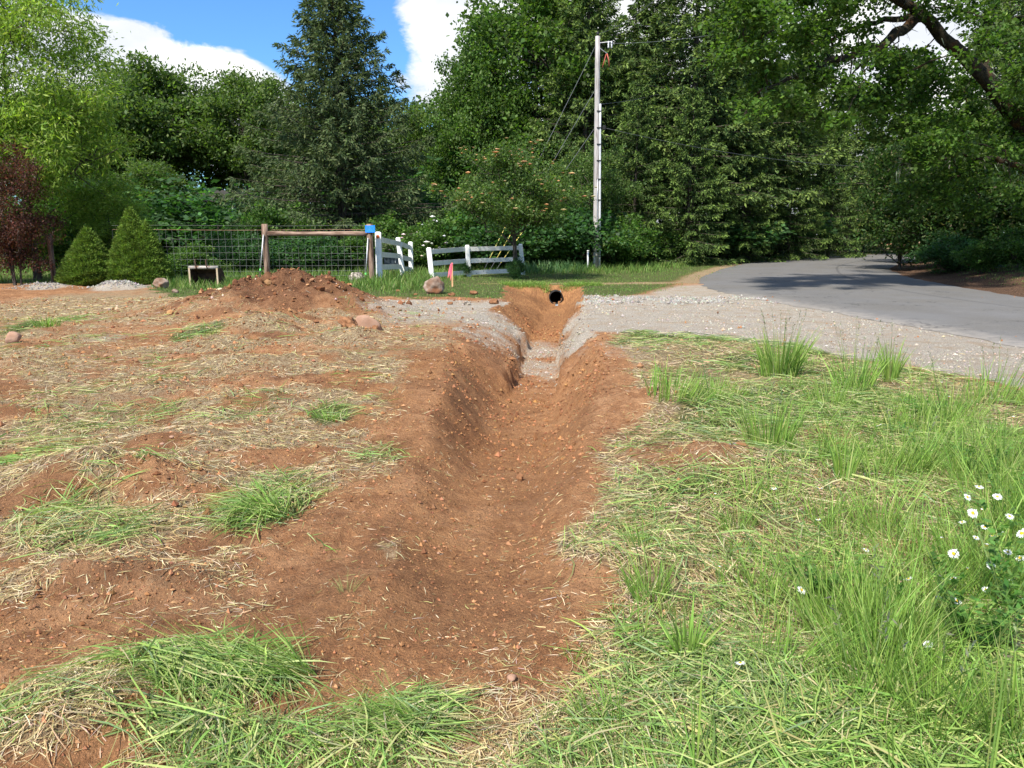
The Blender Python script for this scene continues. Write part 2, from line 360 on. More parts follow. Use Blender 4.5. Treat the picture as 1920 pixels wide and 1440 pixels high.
def cx(y): return np.interp(y, [2, 4, 6, 9, 12.3, 17, 21, 25], [-.22, -.12, -.06, .10, .42, .76, 1.1, 1.40])
def bw(y): return np.interp(y, [2.5, 5, 8, 10.5, 12, 17, 21, 25], [.10, .16, .24, .32, .34, .34, .30, .22])
def lw(y): return np.interp(y, [2.5, 4, 6, 9, 11, 13, 16, 18, 22, 24.6], [.4, .5, .64, .92, 1.25, 1.5, 1.4, 1.1, 1.45, 1.4])
def rw(y): return np.interp(y, [2.5, 4, 6, 9, 11, 13, 16, 18, 22, 24.6], [.3, .42, .72, 1.1, 1.0, .85, .85, .8, .95, .8])
def dep(y): return np.interp(y, [2.2, 3, 4, 6, 8, 10, 12, 14, 24.55, 25.2], [0, .02, .09, .30, .52, .66, .74, .74, .60, 0])
def ditch(x, y):
    lt = sm(y, 17, 19); wob = (fbm(x * 0 + 3, y, 1.3, 3, 5) - .5) * (.2 + .7 * lt); wob2 = (fbm(x * 0 + 8, y, 1.3, 3, 6) - .5) * (.2 + .5 * lt); yo = y; y = y + lt * .5 * (fbm(x * 1.0, x * 0, 1.6, 3, 7) - .5)
    t = x - cx(y)
    rgh = sm(y, 9.5, 11.5) * (1 - sm(y, 17, 18.5)); t = t + rgh * (.22 * (fbm(x, y, 4.5, 3, 8) - .5) + .10 * (fbm(x, y, 13, 2, 9) - .5)) + sm(y, 4, 7) * .14 * (fbm(x * .6, y, 2.6, 4, 10) - .5)
    L = lw(y) + wob; R = rw(y) + wob2; b = bw(y)
    ul = np.clip((-t - b) / (L - b), 0, 1); ur = np.clip((t - b) / (R - b), 0, 1); u = np.where(t < 0, ul, ur)
    inside = (np.abs(t) <= b)
    bowl = 1 - (u * u * (3 - 2 * u))
    y = np.where(yo < 24.3, yo, y); steep = sm(y, 10.0, 11.6) * (1 - sm(y, 16.0, 18.0))
    conv = np.where(u < .10, 1 - u * 4.2, .58 * (1 - (u - .10) / .90) ** 1.5)
    vee = 1 - np.clip(u, 0, 1) ** .85
    late = sm(y, 16.5, 18)
    prof = bowl * (1 - steep) * (1 - late) + conv * steep + vee * late * (1 - steep)
    wt = (1 - steep) * (1 - late) + steep + late * (1 - steep)
    prof = prof / np.maximum(wt, 1e-6)
    prof = np.where(inside, 1, prof)
    w_ = np.clip(1 - u, 0, 1)
    return -dep(y) * prof, w_ * (dep(y) > .015) * ((u < 1) | inside), u, steep

def world_ell(lst):
    out = []
    for (px, py, rx, ry, wt) in lst:
        x0, y0 = gp(px, py); y1 = gp(px, py + ry)[1]; y2 = gp(px, max(py - ry, 470))[1]
        out.append((x0, y0, rx * y0 / F * 1.02, y0 - y1, y2 - y0, wt))
    return out
def ell(lst, x, y):
    v = np.zeros_like(x)
    for (x0, y0, rx, rn, rf, wt) in lst:
        dy = (y - y0) / np.where(y < y0, rn, rf); d = np.sqrt(((x - x0) / rx) ** 2 + dy ** 2)
        v = np.maximum(v, wt * (1 - sm(d, .6, 1.25)))
    return v
STRAW = world_ell([(90, 585, 260, 45, .95), (250, 610, 160, 35, .45), (60, 690, 150, 50, .6), (330, 560, 160, 20, .5), (240, 740, 230, 30, .7), (130, 800, 150, 35, .85), (90, 890, 90, 60, .95), (430, 700, 160, 30, .6),
                   (560, 690, 90, 30, .55), (300, 700, 120, 30, .35), (170, 1000, 200, 60, .8), (60, 1110, 70, 60, .9), (270, 1080, 100, 30, .5), (650, 880, 110, 40, .6), (470, 790, 160, 30, .55), (330, 870, 60, 16, .7),
                   (120, 1370, 150, 110, 1.0), (240, 1270, 90, 50, .6), (560, 1410, 300, 45, .75), (340, 1150, 200, 30, .35), (750, 1030, 60, 25, .6), (1000, 1130, 90, 60, .42), (950, 1240, 90, 50, .4), (1060, 1010, 60, 30, .9),
                   (760, 640, 130, 30, .5), (870, 610, 90, 30, .4), (640, 650, 110, 40, .35), (700, 1180, 150, 30, .22), (880, 1330, 200, 40, .6), (300, 900, 25, 14, .8), (930, 1040, 60, 15, .3), (560, 575, 60, 12, .25), (470, 625, 70, 20, .45)])
GREEN = world_ell([(500, 955, 80, 50, .95), (620, 778, 45, 16, .8), (90, 612, 26, 18, .9), (370, 635, 45, 12, .75), (390, 600, 30, 10, .4), (400, 1290, 180, 45, .95), (170, 1020, 130, 35, .45), (760, 1370, 150, 50, .75), (240, 780, 90, 30, .35),
                   (100, 1000, 90, 40, .4), (700, 850, 60, 25, .3), (420, 1410, 300, 40, .45), (30, 1420, 80, 60, .35), (60, 870, 70, 40, .35), (470, 770, 80, 25, .3)])
BARE_R = world_ell([(1280, 880, 130, 50, .95), (1690, 1040, 100, 28, .85), (1160, 800, 70, 40, .7), (1080, 1110, 60, 35, .8), (1290, 1440, 60, 30, .3), (1560, 830, 90, 22, .5), (1470, 1200, 80, 22, .55), (1250, 700, 60, 20, .4)])
ROUGH = world_ell([(270, 900, 140, 40, 1.0), (560, 560, 150, 60, 1.0), (480, 640, 140, 35, 1.0), (480, 720, 160, 40, .8), (330, 960, 140, 60, .8), (130, 1380, 160, 100, 1.0), (300, 1100, 160, 50, .8), (660, 640, 80, 30, .7), (1250, 860, 120, 60, .8), (700, 1050, 90, 40, .5), (880, 1100, 160, 40, .35)])
ORNG = world_ell([(90, 745, 170, 16, .8), (430, 690, 200, 14, .6), (740, 700, 120, 60, .65), (620, 1160, 200, 60, .3), (250, 650, 150, 12, .5), (720, 860, 90, 80, .4), (680, 760, 100, 60, .6)])
GRV = world_ell([(235, 541, 55, 6, .8), (95, 541, 35, 5, .7), (800, 572, 100, 12, .9), (910, 590, 70, 30, .6), (200, 637, 40, 7, .4), (1180, 660, 90, 20, .3)])
bxs = np.array([(-.5, 1.0), (-.3, 2.0), (.05, 2.45), (.06, 2.75), (.33, 3.35), (.15, 3.7), (.42, 4.3), (.5, 4.85), (.75, 6.3), (1.2, 7.1), (1.25, 9), (1.4, 11.8), (1.5, 12.5)])
fxs = np.array([(1.3, 12.3), (2.1, 12.9), (4.2, 11.2), (4.7, 9.2), (5.1, 7.9), (6.0, 6.4), (7.5, 5.2), (12, 4)])
def zones(x, y):
    nb = (fbm(x, y, 1.7, 4, 21) - .5)
    bx = np.interp(y, bxs[:, 1], bxs[:, 0]); fy = np.interp(x, fxs[:, 0], fxs[:, 1])
    rg = sm(x - bx + nb * .5, -.05, .25) * (1 - sm(y - fy + nb * 1.2, -.3, .3))
    bottom = (1 - sm(y + nb * 1.1, 2.0, 2.4)) * sm(x, -1.3, -.9) * (.6 + .4 * sm(nb, -.05, .05))
    rg = np.maximum(rg, bottom)
    bare = ell(BARE_R, x, y); leftf = sm(cx(y) - lw(y) - .15 - x, 0, .5) * sm(y, 2.8, 4.0) * (1 - sm(y, 17, 20))
    patch = sm(fbm(x, y, .9, 4, 33), .38, .62)
    s = ell(STRAW, x, y) * np.clip(.85 + nb * 1.6, 0, 1.3); s = np.maximum(s, .80 * leftf * sm(fbm(x, y * 1.6, 1.9, 5, 88), .38, .62)); g = np.maximum(ell(GREEN, x, y), .20 * leftf * sm(fbm(x, y * 1.5, 1.1, 4, 89), .58, .70))
    green = np.maximum(g, rg * (.34 + .66 * patch) * (1 - bare)); straw = np.maximum(s, rg * (1 - .30 * patch) * (1 - .7 * bare))
    # far lawn behind the driveway
    lawn = sm(y + nb * 1.0 + 2.2 * (fbm(x, y, .9, 3, 22) - .5), 19.5 + np.clip(-x - 9, 0, 3) * 2, 20.6 + np.clip(-x - 9, 0, 3) * 2) * (1 - sm(x, 2.6 + (y - 20) * .35, 3.4 + (y - 20) * .5))
    dl, dr = road_dist(x, y)
    lawn = np.maximum(lawn, sm(y, 26.5, 28) * sm(dl, -.2, .8)); lawn = np.maximum(lawn, sm(dr, .8, 3.0))
    dry = np.exp(-((y - 25.9 - (x - 1.5) * .10) / .45) ** 2) * sm(x, -1.8, 0) * (1 - sm(x, 6, 8))
    dry = np.maximum(dry, np.exp(-((dl - .35) / .5) ** 2) * sm(y, 25, 27) * (1 - sm(y, 45, 60)))
    # gravel: driveway band either side of the ditch, the apron and the shoulder
    gr = ell(GRV, x, y)
    band = sm(y, 12.2, 13.4) * (1 - sm(y + nb, 17.8, 19)) * np.where(x > cx(y), 1, sm(x + nb, -3.3, -2.2) * (.25 + .5 * sm(y + nb, 13.0, 15.0)) + .5 * sm(y, 16.3, 17) * sm(x, -3.6, -2.6))
    apron = sm(x - np.interp(y, [4, 8, 9.2, 11.2, 13], [7.0, 5.2, 4.7, 3.6, 1.2]) + nb * .6, -.1, .5) * (1 - sm(y + nb, 20.0, 22.0)) * (dl > -.3)
    cone = sm(x - 3.2 - (y - 20) * .1, 0, .8) * (1 - sm(y, 24, 27)) * sm(y, 18, 19) * (dl > -.3)
    gr = np.maximum(np.maximum(gr, band), np.maximum(apron, cone * .8)) * (1 - lawn)
    zd, wd, u, steep = ditch(x, y)
    ind = sm(wd, .02, .22)
    t = x - cx(y)
    keep = (1 - ind * (1 - steep * .0))
    green = green * (1 - ind) * np.where(x > cx(y), sm(x - bx + nb * .5, .0, .55 * (y < 13) + .01), 1); straw = straw * (1 - ind * .92)
    flank = steep * np.where(t > 0, .85, .95)
    gr = np.where(ind > .02, np.maximum(steep * sm(y + nb * 2.2, 11.0, 13.0) * np.where(np.abs(t) < bw(y), .30 + .9 * (fbm(x, y, 2.0, 4, 23) - .25), np.clip(.30 + 1.2 * nb + u * np.where(t < 0, .75, 1.0), 0, .95) * np.where(t < 0, .35 + .65 * sm(y + 2 * nb, 12.3, 14.6), 1)), gr * (1 - ind) * (y > 12)), gr)
    orange = np.maximum(ell(ORNG, x, y), sm(y + nb * 1.6, 15.8, 17.4) * sm(wd, 0, .1) * (y < 25.5))
    orange = np.maximum(orange, .45 * ind * (y < 11))
    gr = gr * (1 - sm(y + nb * 1.6, 16.2, 17.6) * (wd > .01))
    litter = sm(dr, -.15, .1) * (1 - sm(dr, 2.2, 4.2)) * sm(y, 15, 20) * (1 - sm(y, 42, 50))
    pile = np.exp(-(((x + 4.6) / 1.9) ** 2 + ((y - 16) / 1.7) ** 2)); straw = straw * (1 - np.clip(pile * 1.6, 0, .95)); green = green * (1 - np.clip(pile * 1.8, 0, 1)); rough = np.maximum(ell(ROUGH, x, y), .3)
    green = np.clip(np.maximum(green, lawn * (1 - .85 * dry)) * (1 - (wd > .02)), 0, 1)
    straw = np.clip(np.maximum(straw, dry), 0, 1)
    return dict(moist=np.clip(pile * 1.3 + .85 * np.maximum(ell(ROUGH, x, y), .42 * (x < cx(y) - .5)) * sm(fbm(x, y, 1.9, 4, 99), .42, .6) + .28 * (wd > .1) * sm(fbm(x, y, 1.5, 4, 98), .45, .6), 0, 1), green=green, thatch=straw, gravel=np.clip(gr, 0, 1), orange=np.clip(orange, 0, 1), litter=litter, rough=rough, lawn=lawn, rg=rg, bare=bare, dl=dl, dr=dr, ditch=wd, zd=zd, steep=steep, u=u, dry=dry)
MOUNDS = []
_mr = np.random.default_rng(77)
def mound(px, py, rx, ry, h, p=2.0): x0, y0 = gp(px, py); MOUNDS.append((x0, y0, rx, ry, h, p))
MOUNDS.append((-4.55, 16.0, 1.25, 1.4, .64, 1.6)); MOUNDS.append((-5.9, 17.2, 1.5, 1.2, .24, 2)); MOUNDS.append((-3.7, 15.2, 1.0, 1.0, .20, 2))
mound(490, 625, .8, .7, .20); mound(400, 600, 1.2, 1.0, .13); mound(250, 905, .42, .22, .13); mound(370, 935, .25, .2, .06); mound(95, 915, .45, .35, .10); mound(330, 830, .5, .3, .06)
mound(660, 640, .45, .35, .12); mound(130, 1400, .35, .2, .09); mound(60, 1120, .25, .2, .07); mound(180, 1010, .4, .2, .06); mound(280, 1270, .2, .1, .04)
mound(300, 1100, .2, .12, .05); mound(1290, 900, .4, .3, .08); mound(1240, 760, .5, .5, .12); mound(1450, 900, .6, .3, .10); mound(1560, 820, .3, .2, .06); mound(1700, 960, .5, .3, .06)
mound(1200, 1060, .35, .2, .05); mound(1500, 1300, .4, .2, .06); mound(690, 720, .7, .9, .05); mound(1260, 660, .8, .8, .08); mound(730, 1040, .10, .06, .04); mound(1160, 1400, .3, .15, .05)
for _ in range(32):
    _y = 2.6 * (5.2 ** _mr.random()); _x = _mr.uniform(-.72, -.14) * _y; MOUNDS.append((_x, _y, _mr.uniform(.025, .06) * _y, _mr.uniform(.02, .05) * _y, _mr.uniform(.003, .009) * _y, 2))
MOUNDS += [(-11.9, 23.5, .5, .45, .24, 2), (-14.2, 23.7, .6, .4, .12, 2)]
def height(x, y, z=None):
    z = z or zones(x, y)
    h = z['zd'].copy()
    far = sm(y, 18, 24)
    road = np.where((z['dl'] < .25) & (z['dr'] < .25), 0, 1) * 1.0
    soft = np.clip(np.minimum(sm(z['dl'], .1, 1.2) + sm(z['dr'], .1, 1.2), 1), 0, 1) * road
    near = 1 - .75 * sm(y, 24, 40)
    amp = (.35 + z['rough'] * .9) * (1 - .75 * z['gravel']) * (1 - .6 * z['lawn']) * (1 - .35 * np.clip(z['ditch'] * 2, 0, 1))
    b = fbm(x, y, 7.5, 3, 41); b = 1 - np.abs(2 * b - 1) * 2
    b2 = fbm(x, y, 26, 2, 51); b2 = 1 - np.abs(2 * b2 - 1) * 2
    n = .10 * (fbm(x, y, .55, 3, 11) - .5) * (1 - .6 * z['gravel']) * near + amp * (.090 * (fbm(x, y, 2.6, 4, 12) - .5) + .022 * b + .012 * b2 + .03 * (fbm(x, y, 14, 3, 13) - .5))
    # tyre and track treads
    tr = ell(ORNG[:3] + ORNG[4:5], x, y); n = n + tr * .010 * np.sin((y + .15 * x + .06 * fbm(x, y, 3, 2, 3)) * 2 * math.pi / .16) * sm(fbm(x, y, 1.1, 3, 77), .4, .55)
    # clawed streaks down the ditch sides
    dd = np.clip(z['ditch'], 0, 1) * (z['ditch'] < .98)
    n = n + dd * (.05 * (fbm(x * .25, y, 5.5, 3, 61) - .5) + .07 * (fbm(x, y, 3.2, 4, 65) - .5)) * sm(y, 4, 7) + z['steep'] * dd * .10 * (fbm(x, y, 2.7, 4, 62) - .5)
    n = n + sm(y, 16.8, 18) * sm(z['ditch'], 0, .15) * (y < 25) * (.10 * (fbm(x * .5, y * .8, 3.2, 4, 63) - .5) + .05 * (fbm(x * .3, y, 9, 2, 64) - .5))
    h = h + n * soft
    lip = z['steep'] * np.exp(-((z['u'] - 1) / .3) ** 2) * .02
    for (x0, y0, rx, ry, hh, p) in MOUNDS:
        r = np.sqrt(((x - x0) / rx) ** 2 + ((y - y0) / ry) ** 2) / 1.25
        g = np.exp(-(r ** p)); h = h + hh * (1.25 if hh < .19 else 1) * g * (1 + .7 * (fbm(x, y, 3.0, 3, 90) - .5))
    # spoil pile crumble
    big = np.exp(-(((x + 4.7) / 2.4) ** 2 + ((y - 16) / 2.2) ** 2)); h = h + big * .13 * (fbm(x, y, 3.4, 4, 95) - .5)
    h = h + sm(z['dr'], .6, 4.5) * .55 + sm(z['dr'], 3, 14) * .9
    return h

ys = [-40, -25, -15, -8, -4, -2, -1, -.4, .1, .5, .8, 1.0, 1.15, 1.3]
while ys[-1] < 30: ys.append(ys[-1] + max(.012, .0064 * ys[-1]))
while ys[-1] < 220: ys.append(ys[-1] * 1.025)
ys += [300, 500, 900, 2000]
us = list(np.arange(0, .76, .0035)); st_ = .0035
while us[-1] < 40: st_ *= 1.16; us.append(us[-1] + st_)
us = np.array(us); us = np.concatenate([-us[:0:-1], us]); ys = np.array(ys)
Y = np.repeat(ys[:, None], len(us), 1); X = us[None, :] * np.maximum(Y, 1.5)
xf, yf = X.ravel(), Y.ravel()
Z = zones(xf, yf); H = height(xf, yf, Z)
V = np.stack([xf, yf, H], 1)
nu, ny = len(us), len(ys)
i = np.arange((ny - 1) * nu).reshape(ny - 1, nu)[:, :-1].ravel()
Q = np.stack([i, i + 1, i + nu + 1, i + nu], 1)
fc = V[Q].mean(1)
PIPE_Y = 24.62; pcx = cx(25.0); pcz = -.36; pr = .215
hole = (np.hypot(fc[:, 0] - pcx, fc[:, 2] - pcz) < pr * .93) & (fc[:, 1] > 24.4) & (fc[:, 1] < 26)
Q = Q[~hole]; fc = fc[~hole]
fz = {k: Z[k][Q[:, 0]] for k in ('ditch', 'gravel', 'lawn', 'dl')}
cls = np.zeros(len(Q), int)
cls[fz['lawn'] > .5] = 1; cls[(fz['gravel'] > .55) & (fc[:, 1] < 24) & (fc[:, 1] > 2)] = 2; cls[(fz['ditch'] > .05) & (fc[:, 1] < 25.6)] = 3
names = ['ground', 'lawn', 'gravel_driveway', 'ditch']
for c, nm in enumerate(names):
    q = Q[cls == c]; uq, inv = np.unique(q, return_inverse=True)
    build(nm, V[uq], inv.reshape(q.shape), M['earth'], None, {k: Z[k][uq] for k in ('green', 'thatch', 'gravel', 'orange', 'litter', 'moist')}, True, 'structure')

# the road: a ragged-edged sheet
VR = []; dust = []; trk = []; FR = sorted(list(np.linspace(0, 1, 26)) + [.668, .672, .676, .684, .688, .692]); NC = len(FR)
NRR = 900; tR = np.linspace(0, 1, NRR); A_ = np.stack([np.interp(tR, tt, RLs[:, k]) for k in (0, 1)], 1); B_ = np.stack([np.interp(tR, tt, RRs[:, k]) for k in (0, 1)], 1)
for j in range(NC):
    f = FR[j]
    P = A_ * (1 - f) + B_ * f
    if j in (0, NC - 1): P = P + (fbm(P[:, 0], P[:, 1], 3, 4, 66)[:, None] - .5) * np.array([.35, 0])
    z_ = .024 * np.sin(math.pi * f) ** .5 * 1.5 + (.006 if j in (0, NC - 1) else .012)
    VR.append(np.c_[P, np.full(NRR, z_)]); wgt = (1 - sm(P[:, 1], 20, 25))
    dust.append(np.maximum(0, .62 - f * 2.6) * wgt * 1.0)
    trk.append(np.full(NRR, 1.6 * math.exp(-((f - .68) / .007) ** 2) + .25 * math.exp(-((f - .3) / .06) ** 2) + .25 * math.exp(-((f - .8) / .06) ** 2)))
VR = np.stack(VR, 1).reshape(-1, 3); i = np.arange((NRR - 1) * NC).reshape(NRR - 1, NC)[:, :-1].ravel()
build('road', VR, np.stack([i, i + 1, i + NC + 1, i + NC], 1), M['asphalt'], None, {'dust': np.stack(dust, 1).ravel(), 'track': np.stack(trk, 1).ravel()}, True, 'structure')

# ------------------------------------------------------------------ loose stuff on the ground
def sample(n, y0, y1, p=1.0, uw=.85, ul=None, ur=None, r=rng):
    """positions denser nearby: pdf(y) ~ y^-p"""
    q = r.random(n)
    if abs(p - 1) < 1e-6: y = y0 * (y1 / y0) ** q
    else: a = 1 - p; y = (y0 ** a + q * (y1 ** a - y0 ** a)) ** (1 / a)
    x = (r.random(n) * (uw * 2) - uw if ul is None else r.random(n) * (ur - ul) + ul) * y
    return x, y
def flow(x, y, seed, k=.7): return 2 * math.pi * 2.0 * fbm(x, y, k, 3, seed)

ICO_V = None
def ico():
    import bmesh
    bm = bmesh.new(); bmesh.ops.create_icosphere(bm, subdivisions=1, radius=1); bm.verts.index_update()
    V = np.array([v.co[:] for v in bm.verts]); Fc = np.array([[v.index for v in f.verts] for f in bm.faces]); bm.free(); return V, Fc
ICO = ico()
OCT = (np.array([[1, 0, 0], [-1, 0, 0], [0, 1, 0], [0, -1, 0], [0, 0, 1], [0, 0, -1.]]), np.array([[0, 2, 4], [2, 1, 4], [1, 3, 4], [3, 0, 4], [2, 0, 5], [1, 2, 5], [3, 1, 5], [0, 3, 5]]))
def lumps(name, x, y, size, cols, base=OCT, label=None, cat=None, sink=.25, mat_='clod'):
    n = len(x); bv, bf = base; k = len(bv)
    z = height(x, y); s = size[:, None, None] * (.6 + .8 * rng.random((n, 1, 3)))
    jit = 1 + .35 * rng.normal(size=(n, k, 1)).clip(-1.5, 1.5) * .6
    a = rng.random(n) * 6.28; c, sn = np.cos(a)[:, None], np.sin(a)[:, None]
    v = bv[None] * s * jit; vx = v[..., 0] * c - v[..., 1] * sn; vy = v[..., 0] * sn + v[..., 1] * c
    V = np.stack([vx + x[:, None], vy + y[:, None], v[..., 2] + (z + size * (1 - sink * 2) * .6)[:, None]], -1).reshape(-1, 3)
    Fc = (bf[None] + (np.arange(n) * k)[:, None, None]).reshape(-1, 3)
    o = build(name, V, Fc, M[mat_], None, {'col': np.repeat(cols, k, 0)}, False, 'stuff'); 
    if label: tag(o, label, cat)
    return o
# crumbs and clods of red earth
x, y = sample(120000, 1.6, 20, .9, .8); z = zones(x, y)
pr_ = np.clip(.10 + z['rough'] * .75 * (fbm(x, y, 1.5, 3, 8) > .42), 0, 1) * (1 - .93 * z['gravel']) * (1 - .75 * z['rg']) * (1 - z['lawn'])
k = rng.random(len(x)) < pr_; x, y = x[k][:32000], y[k][:32000]
sz = (.0018 + .0007 * y) * np.exp(.5 * rng.normal(size=len(x))); sz = np.clip(sz, .003, .05)
lumps('earth_clods', x, y, sz, palette(len(x), [(.36, .185, .09), (.27, .135, .066), (.20, .095, .046)], [5, 4, 3]), OCT, 'crumbs and clods of red earth scattered over the dug ground', 'clods')
x, y = sample(9000, 13, 19, 0, .9); k = np.exp(-(((x + 4.7) / 1.9) ** 2 + ((y - 16) / 1.7) ** 2)) > rng.random(len(x)) * 1.0
x, y = x[k][:5000], y[k][:5000]; lumps('spoil_lumps', x, y, np.clip(.022 * np.exp(.5 * rng.normal(size=len(x))), .01, .09), palette(len(x), [(.22, .105, .052), (.16, .072, .035), (.32, .17, .09), (.52, .41, .31)], [5, 4, 2, 1.0]), ICO, 'crumbly lumps of dug earth covering the big spoil pile', 'clods')
x = rng.uniform(-1.9, 1.7, 26000); y = rng.uniform(3.2, 18.5, 26000); x = x + cx(y); z = zones(x, y)
k = (z['ditch'] > .02) & (rng.random(len(x)) < .10 + .5 * (fbm(x, y, 1.8, 3, 28) > .52) * (y > 4.5)); x, y = x[k][:9000], y[k][:9000]; z = zones(x, y)
cc = palette(len(x), [(.34, .16, .075), (.22, .10, .048), (.15, .07, .035)], [4, 3, 2], .1); cg = palette(len(x), [(.34, .30, .25), (.24, .20, .16), (.44, .40, .33)], [3, 2, 1.5], .1); cc = np.where((z['gravel'] > .4)[:, None], cg, cc)
lumps('ditch_rubble', x, y, np.clip((.0035 + .00055 * y) * np.exp(.45 * rng.normal(size=len(x))), .004, .030), cc, OCT, 'loose crumbs and small stones spilt down the ditch sides and floor', 'rubble')
# gravel
x, y = sample(60000, 7, 21, .6, .9); z = zones(x, y); pg = z['gravel'] * (.25 + .75 * (fbm(x, y, .8, 3, 18) > .5)) * (z['dl'] > -1.2 * rng.random(len(x)) ** 3)
k = rng.random(len(x)) < pg; x, y = x[k][:18000], y[k][:18000]
lumps('gravel_stones', x, y, np.clip(.008 * np.exp(.45 * rng.normal(size=len(x))) * (y / 14) ** .5, .005, .04), palette(len(x), [(.36, .33, .28), (.46, .42, .36), (.27, .24, .21), (.44, .35, .25)], [4, 2.5, 2, 2], .12), OCT, 'loose grey gravel over the driveway and road shoulder', 'gravel')
# gravel windrow where the driveway meets the culvert strip
x = np.r_[rng.uniform(1.8, 6.4, 3500), rng.normal(-11.9, .38, 600), rng.normal(-14.2, .4, 300)]; y = np.r_[19.2 + .55 * rng.normal(size=3500), rng.normal(23.4, .22, 900)]; kk_ = (fbm(x, y, 1.2, 3, 44) > .45) | (y > 22); x, y = x[kk_], y[kk_]
lumps('gravel_windrow', x, y, np.clip(.017 * np.exp(.4 * rng.normal(size=len(x))), .008, .04), palette(len(x), [(.30, .28, .25), (.37, .35, .31), (.20, .185, .165)], [4, 3, 2], .15), OCT, 'coarse grey gravel heaped in low ridges at the driveway edges', 'gravel')

def lying(name, n, y0, y1, p, dens, cols, wts, Lr, Wr, lift, label, cat, matk='straw', cap=60000, seed=3, align=.5, uw=.85, seg=2, up=.12):
    x, y = sample(n, y0, y1, p, uw); z = zones(x, y); k = rng.random(n) < dens(x, y, z); x, y = x[k][:cap], y[k][:cap]
    n = len(x); zz = {kk: v[k][:cap] for kk, v in z.items()}
    a = flow(x, y, seed) + (1 - align) * 2.8 * rng.normal(size=n)
    L = rng.uniform(*Lr, n) * (1 + .05 * y) * (.55 + .45 * np.clip(np.maximum(zz['thatch'], zz['green']) * 2, 0, 1)); W = rng.uniform(*Wr, n) * (1 + .16 * y)
    h0 = height(x, y); pile = lift * np.clip(np.maximum(zz['thatch'], zz['green']), .1, 1)
    z0 = h0 + .002 + pile * rng.random(n) ** 1.5
    x1, y1_ = x + np.cos(a) * L, y + np.sin(a) * L; h1 = height(x1, y1_) + .002 + pile * rng.random(n) ** 1.5
    D = np.stack([np.cos(a), np.sin(a), (h1 - z0) / L + up * .5], 1); S = np.stack([-np.sin(a), np.cos(a), .9 * rng.normal(size=n)], 1); S = unit(S)
    wob = np.stack([-np.sin(a), np.cos(a), 0 * a], 1) * (.28 * rng.normal(size=n))[:, None]
    V, Fc, kk = strips(np.stack([x, y, z0], 1), D, L, W, S, np.abs(rng.normal(size=n)) * .02 + up * .5, seg, wob)
    col = palette(n, cols, wts, .18)
    if label is None: return V, Fc, np.repeat(col, kk, 0)
    return tag(build(name, V, Fc, M[matk], None, {'col': np.repeat(col, kk, 0)}, False, 'stuff'), label, cat)
lying('dry_straw', 260000, 1.7, 20, 1.05, lambda x, y, z: np.clip(z['thatch'] * 1.0 * (fbm(x, y, 3, 3, 71) > .33) + .05 * (fbm(x, y, 1.6, 3, 74) > .45) + .014, 0, 1) * (1 - z['lawn']) * (1 - .9 * z['gravel']),
      [(.56, .44, .23), (.42, .30, .15), (.68, .57, .36), (.36, .35, .14), (.48, .39, .29)], [4, 2.5, 3.5, 2, 1.5], (.018, .10), (.0013, .0030), .032, 'chopped dry straw and thatch strewn over the red earth', 'straw', cap=120000, align=.35)
lying('mown_grass', 210000, 1.7, 16, 1.05, lambda x, y, z: np.clip(z['green'] * .8 * (fbm(x, y, 2.2, 3, 72) > .33), 0, 1) * (1 - z['lawn']),
      [(.19, .31, .075), (.29, .41, .12), (.13, .21, .06), (.42, .44, .18), (.22, .31, .14), (.52, .46, .27)], [3.5, 3.5, 1.8, 3, 2, 2], (.06, .24), (.0016, .0040), .085, 'flattened green mown grass lying in tangled swathes', 'grass', 'grass', cap=62000, align=.72, seg=3, seed=4, up=.25)

lying('long_mown_grass', 40000, 1.7, 6, 1.2, lambda x, y, z: np.clip(z['green'] * .9 * (fbm(x, y, 2.4, 3, 75) > .50) * (.4 + .6 * (fbm(x, y, 9, 2, 76) > .5)), 0, 1),
      [(.24, .38, .085), (.34, .47, .13), (.17, .28, .065), (.46, .48, .19)], [4, 3, 2, 2], (.10, .34), (.0020, .0060), .10, 'long green cut blades lying combed over the near grass', 'grass', 'grass', cap=6500, align=.66, seg=4, seed=14, up=.3)
# ------------------------------------------------------------------ standing grass
def tufts_data(cxs, cys, per, hgt, spread, wid, cols, wts, lean=.35, droop=.35, seg=3, rel=None):
    n = len(cxs) * per; bx_ = np.repeat(cxs, per); by_ = np.repeat(cys, per); hh = np.repeat(np.broadcast_to(hgt, (len(cxs),)), per); sp = np.repeat(np.broadcast_to(spread, (len(cxs),)), per)
    a = rng.random(n) * 6.28; r = sp * np.sqrt(rng.random(n)); x = bx_ + r * np.cos(a); y = by_ + r * np.sin(a)
    z = height(x, y); L = hh * rng.uniform(.45, 1.1, n)
    ln = lean * rng.random(n) ** .8; D = unit(np.stack([np.cos(a) * ln, np.sin(a) * ln, np.ones(n)], 1)); sa = rng.random(n) * 6.28
    S = np.stack([np.cos(sa), np.sin(sa), np.zeros(n)], 1); wob = np.stack([np.cos(a), np.sin(a), 0 * a], 1) * (droop * rng.random(n) ** 1.5)[:, None]
    V, Fc, k = strips(np.stack([x, y, z - .01], 1), D, L, np.repeat(np.broadcast_to(wid, (len(cxs),)), per) * rng.uniform(.6, 1.3, n), S, droop * .35 * rng.random(n), seg, wob)
    return V, Fc, np.repeat(palette(n, cols, wts, .18), k, 0)
GC = [(.19, .32, .055), (.27, .41, .09), (.13, .22, .045), (.40, .46, .16)]; GW = [4, 3.5, 2, 1.3]
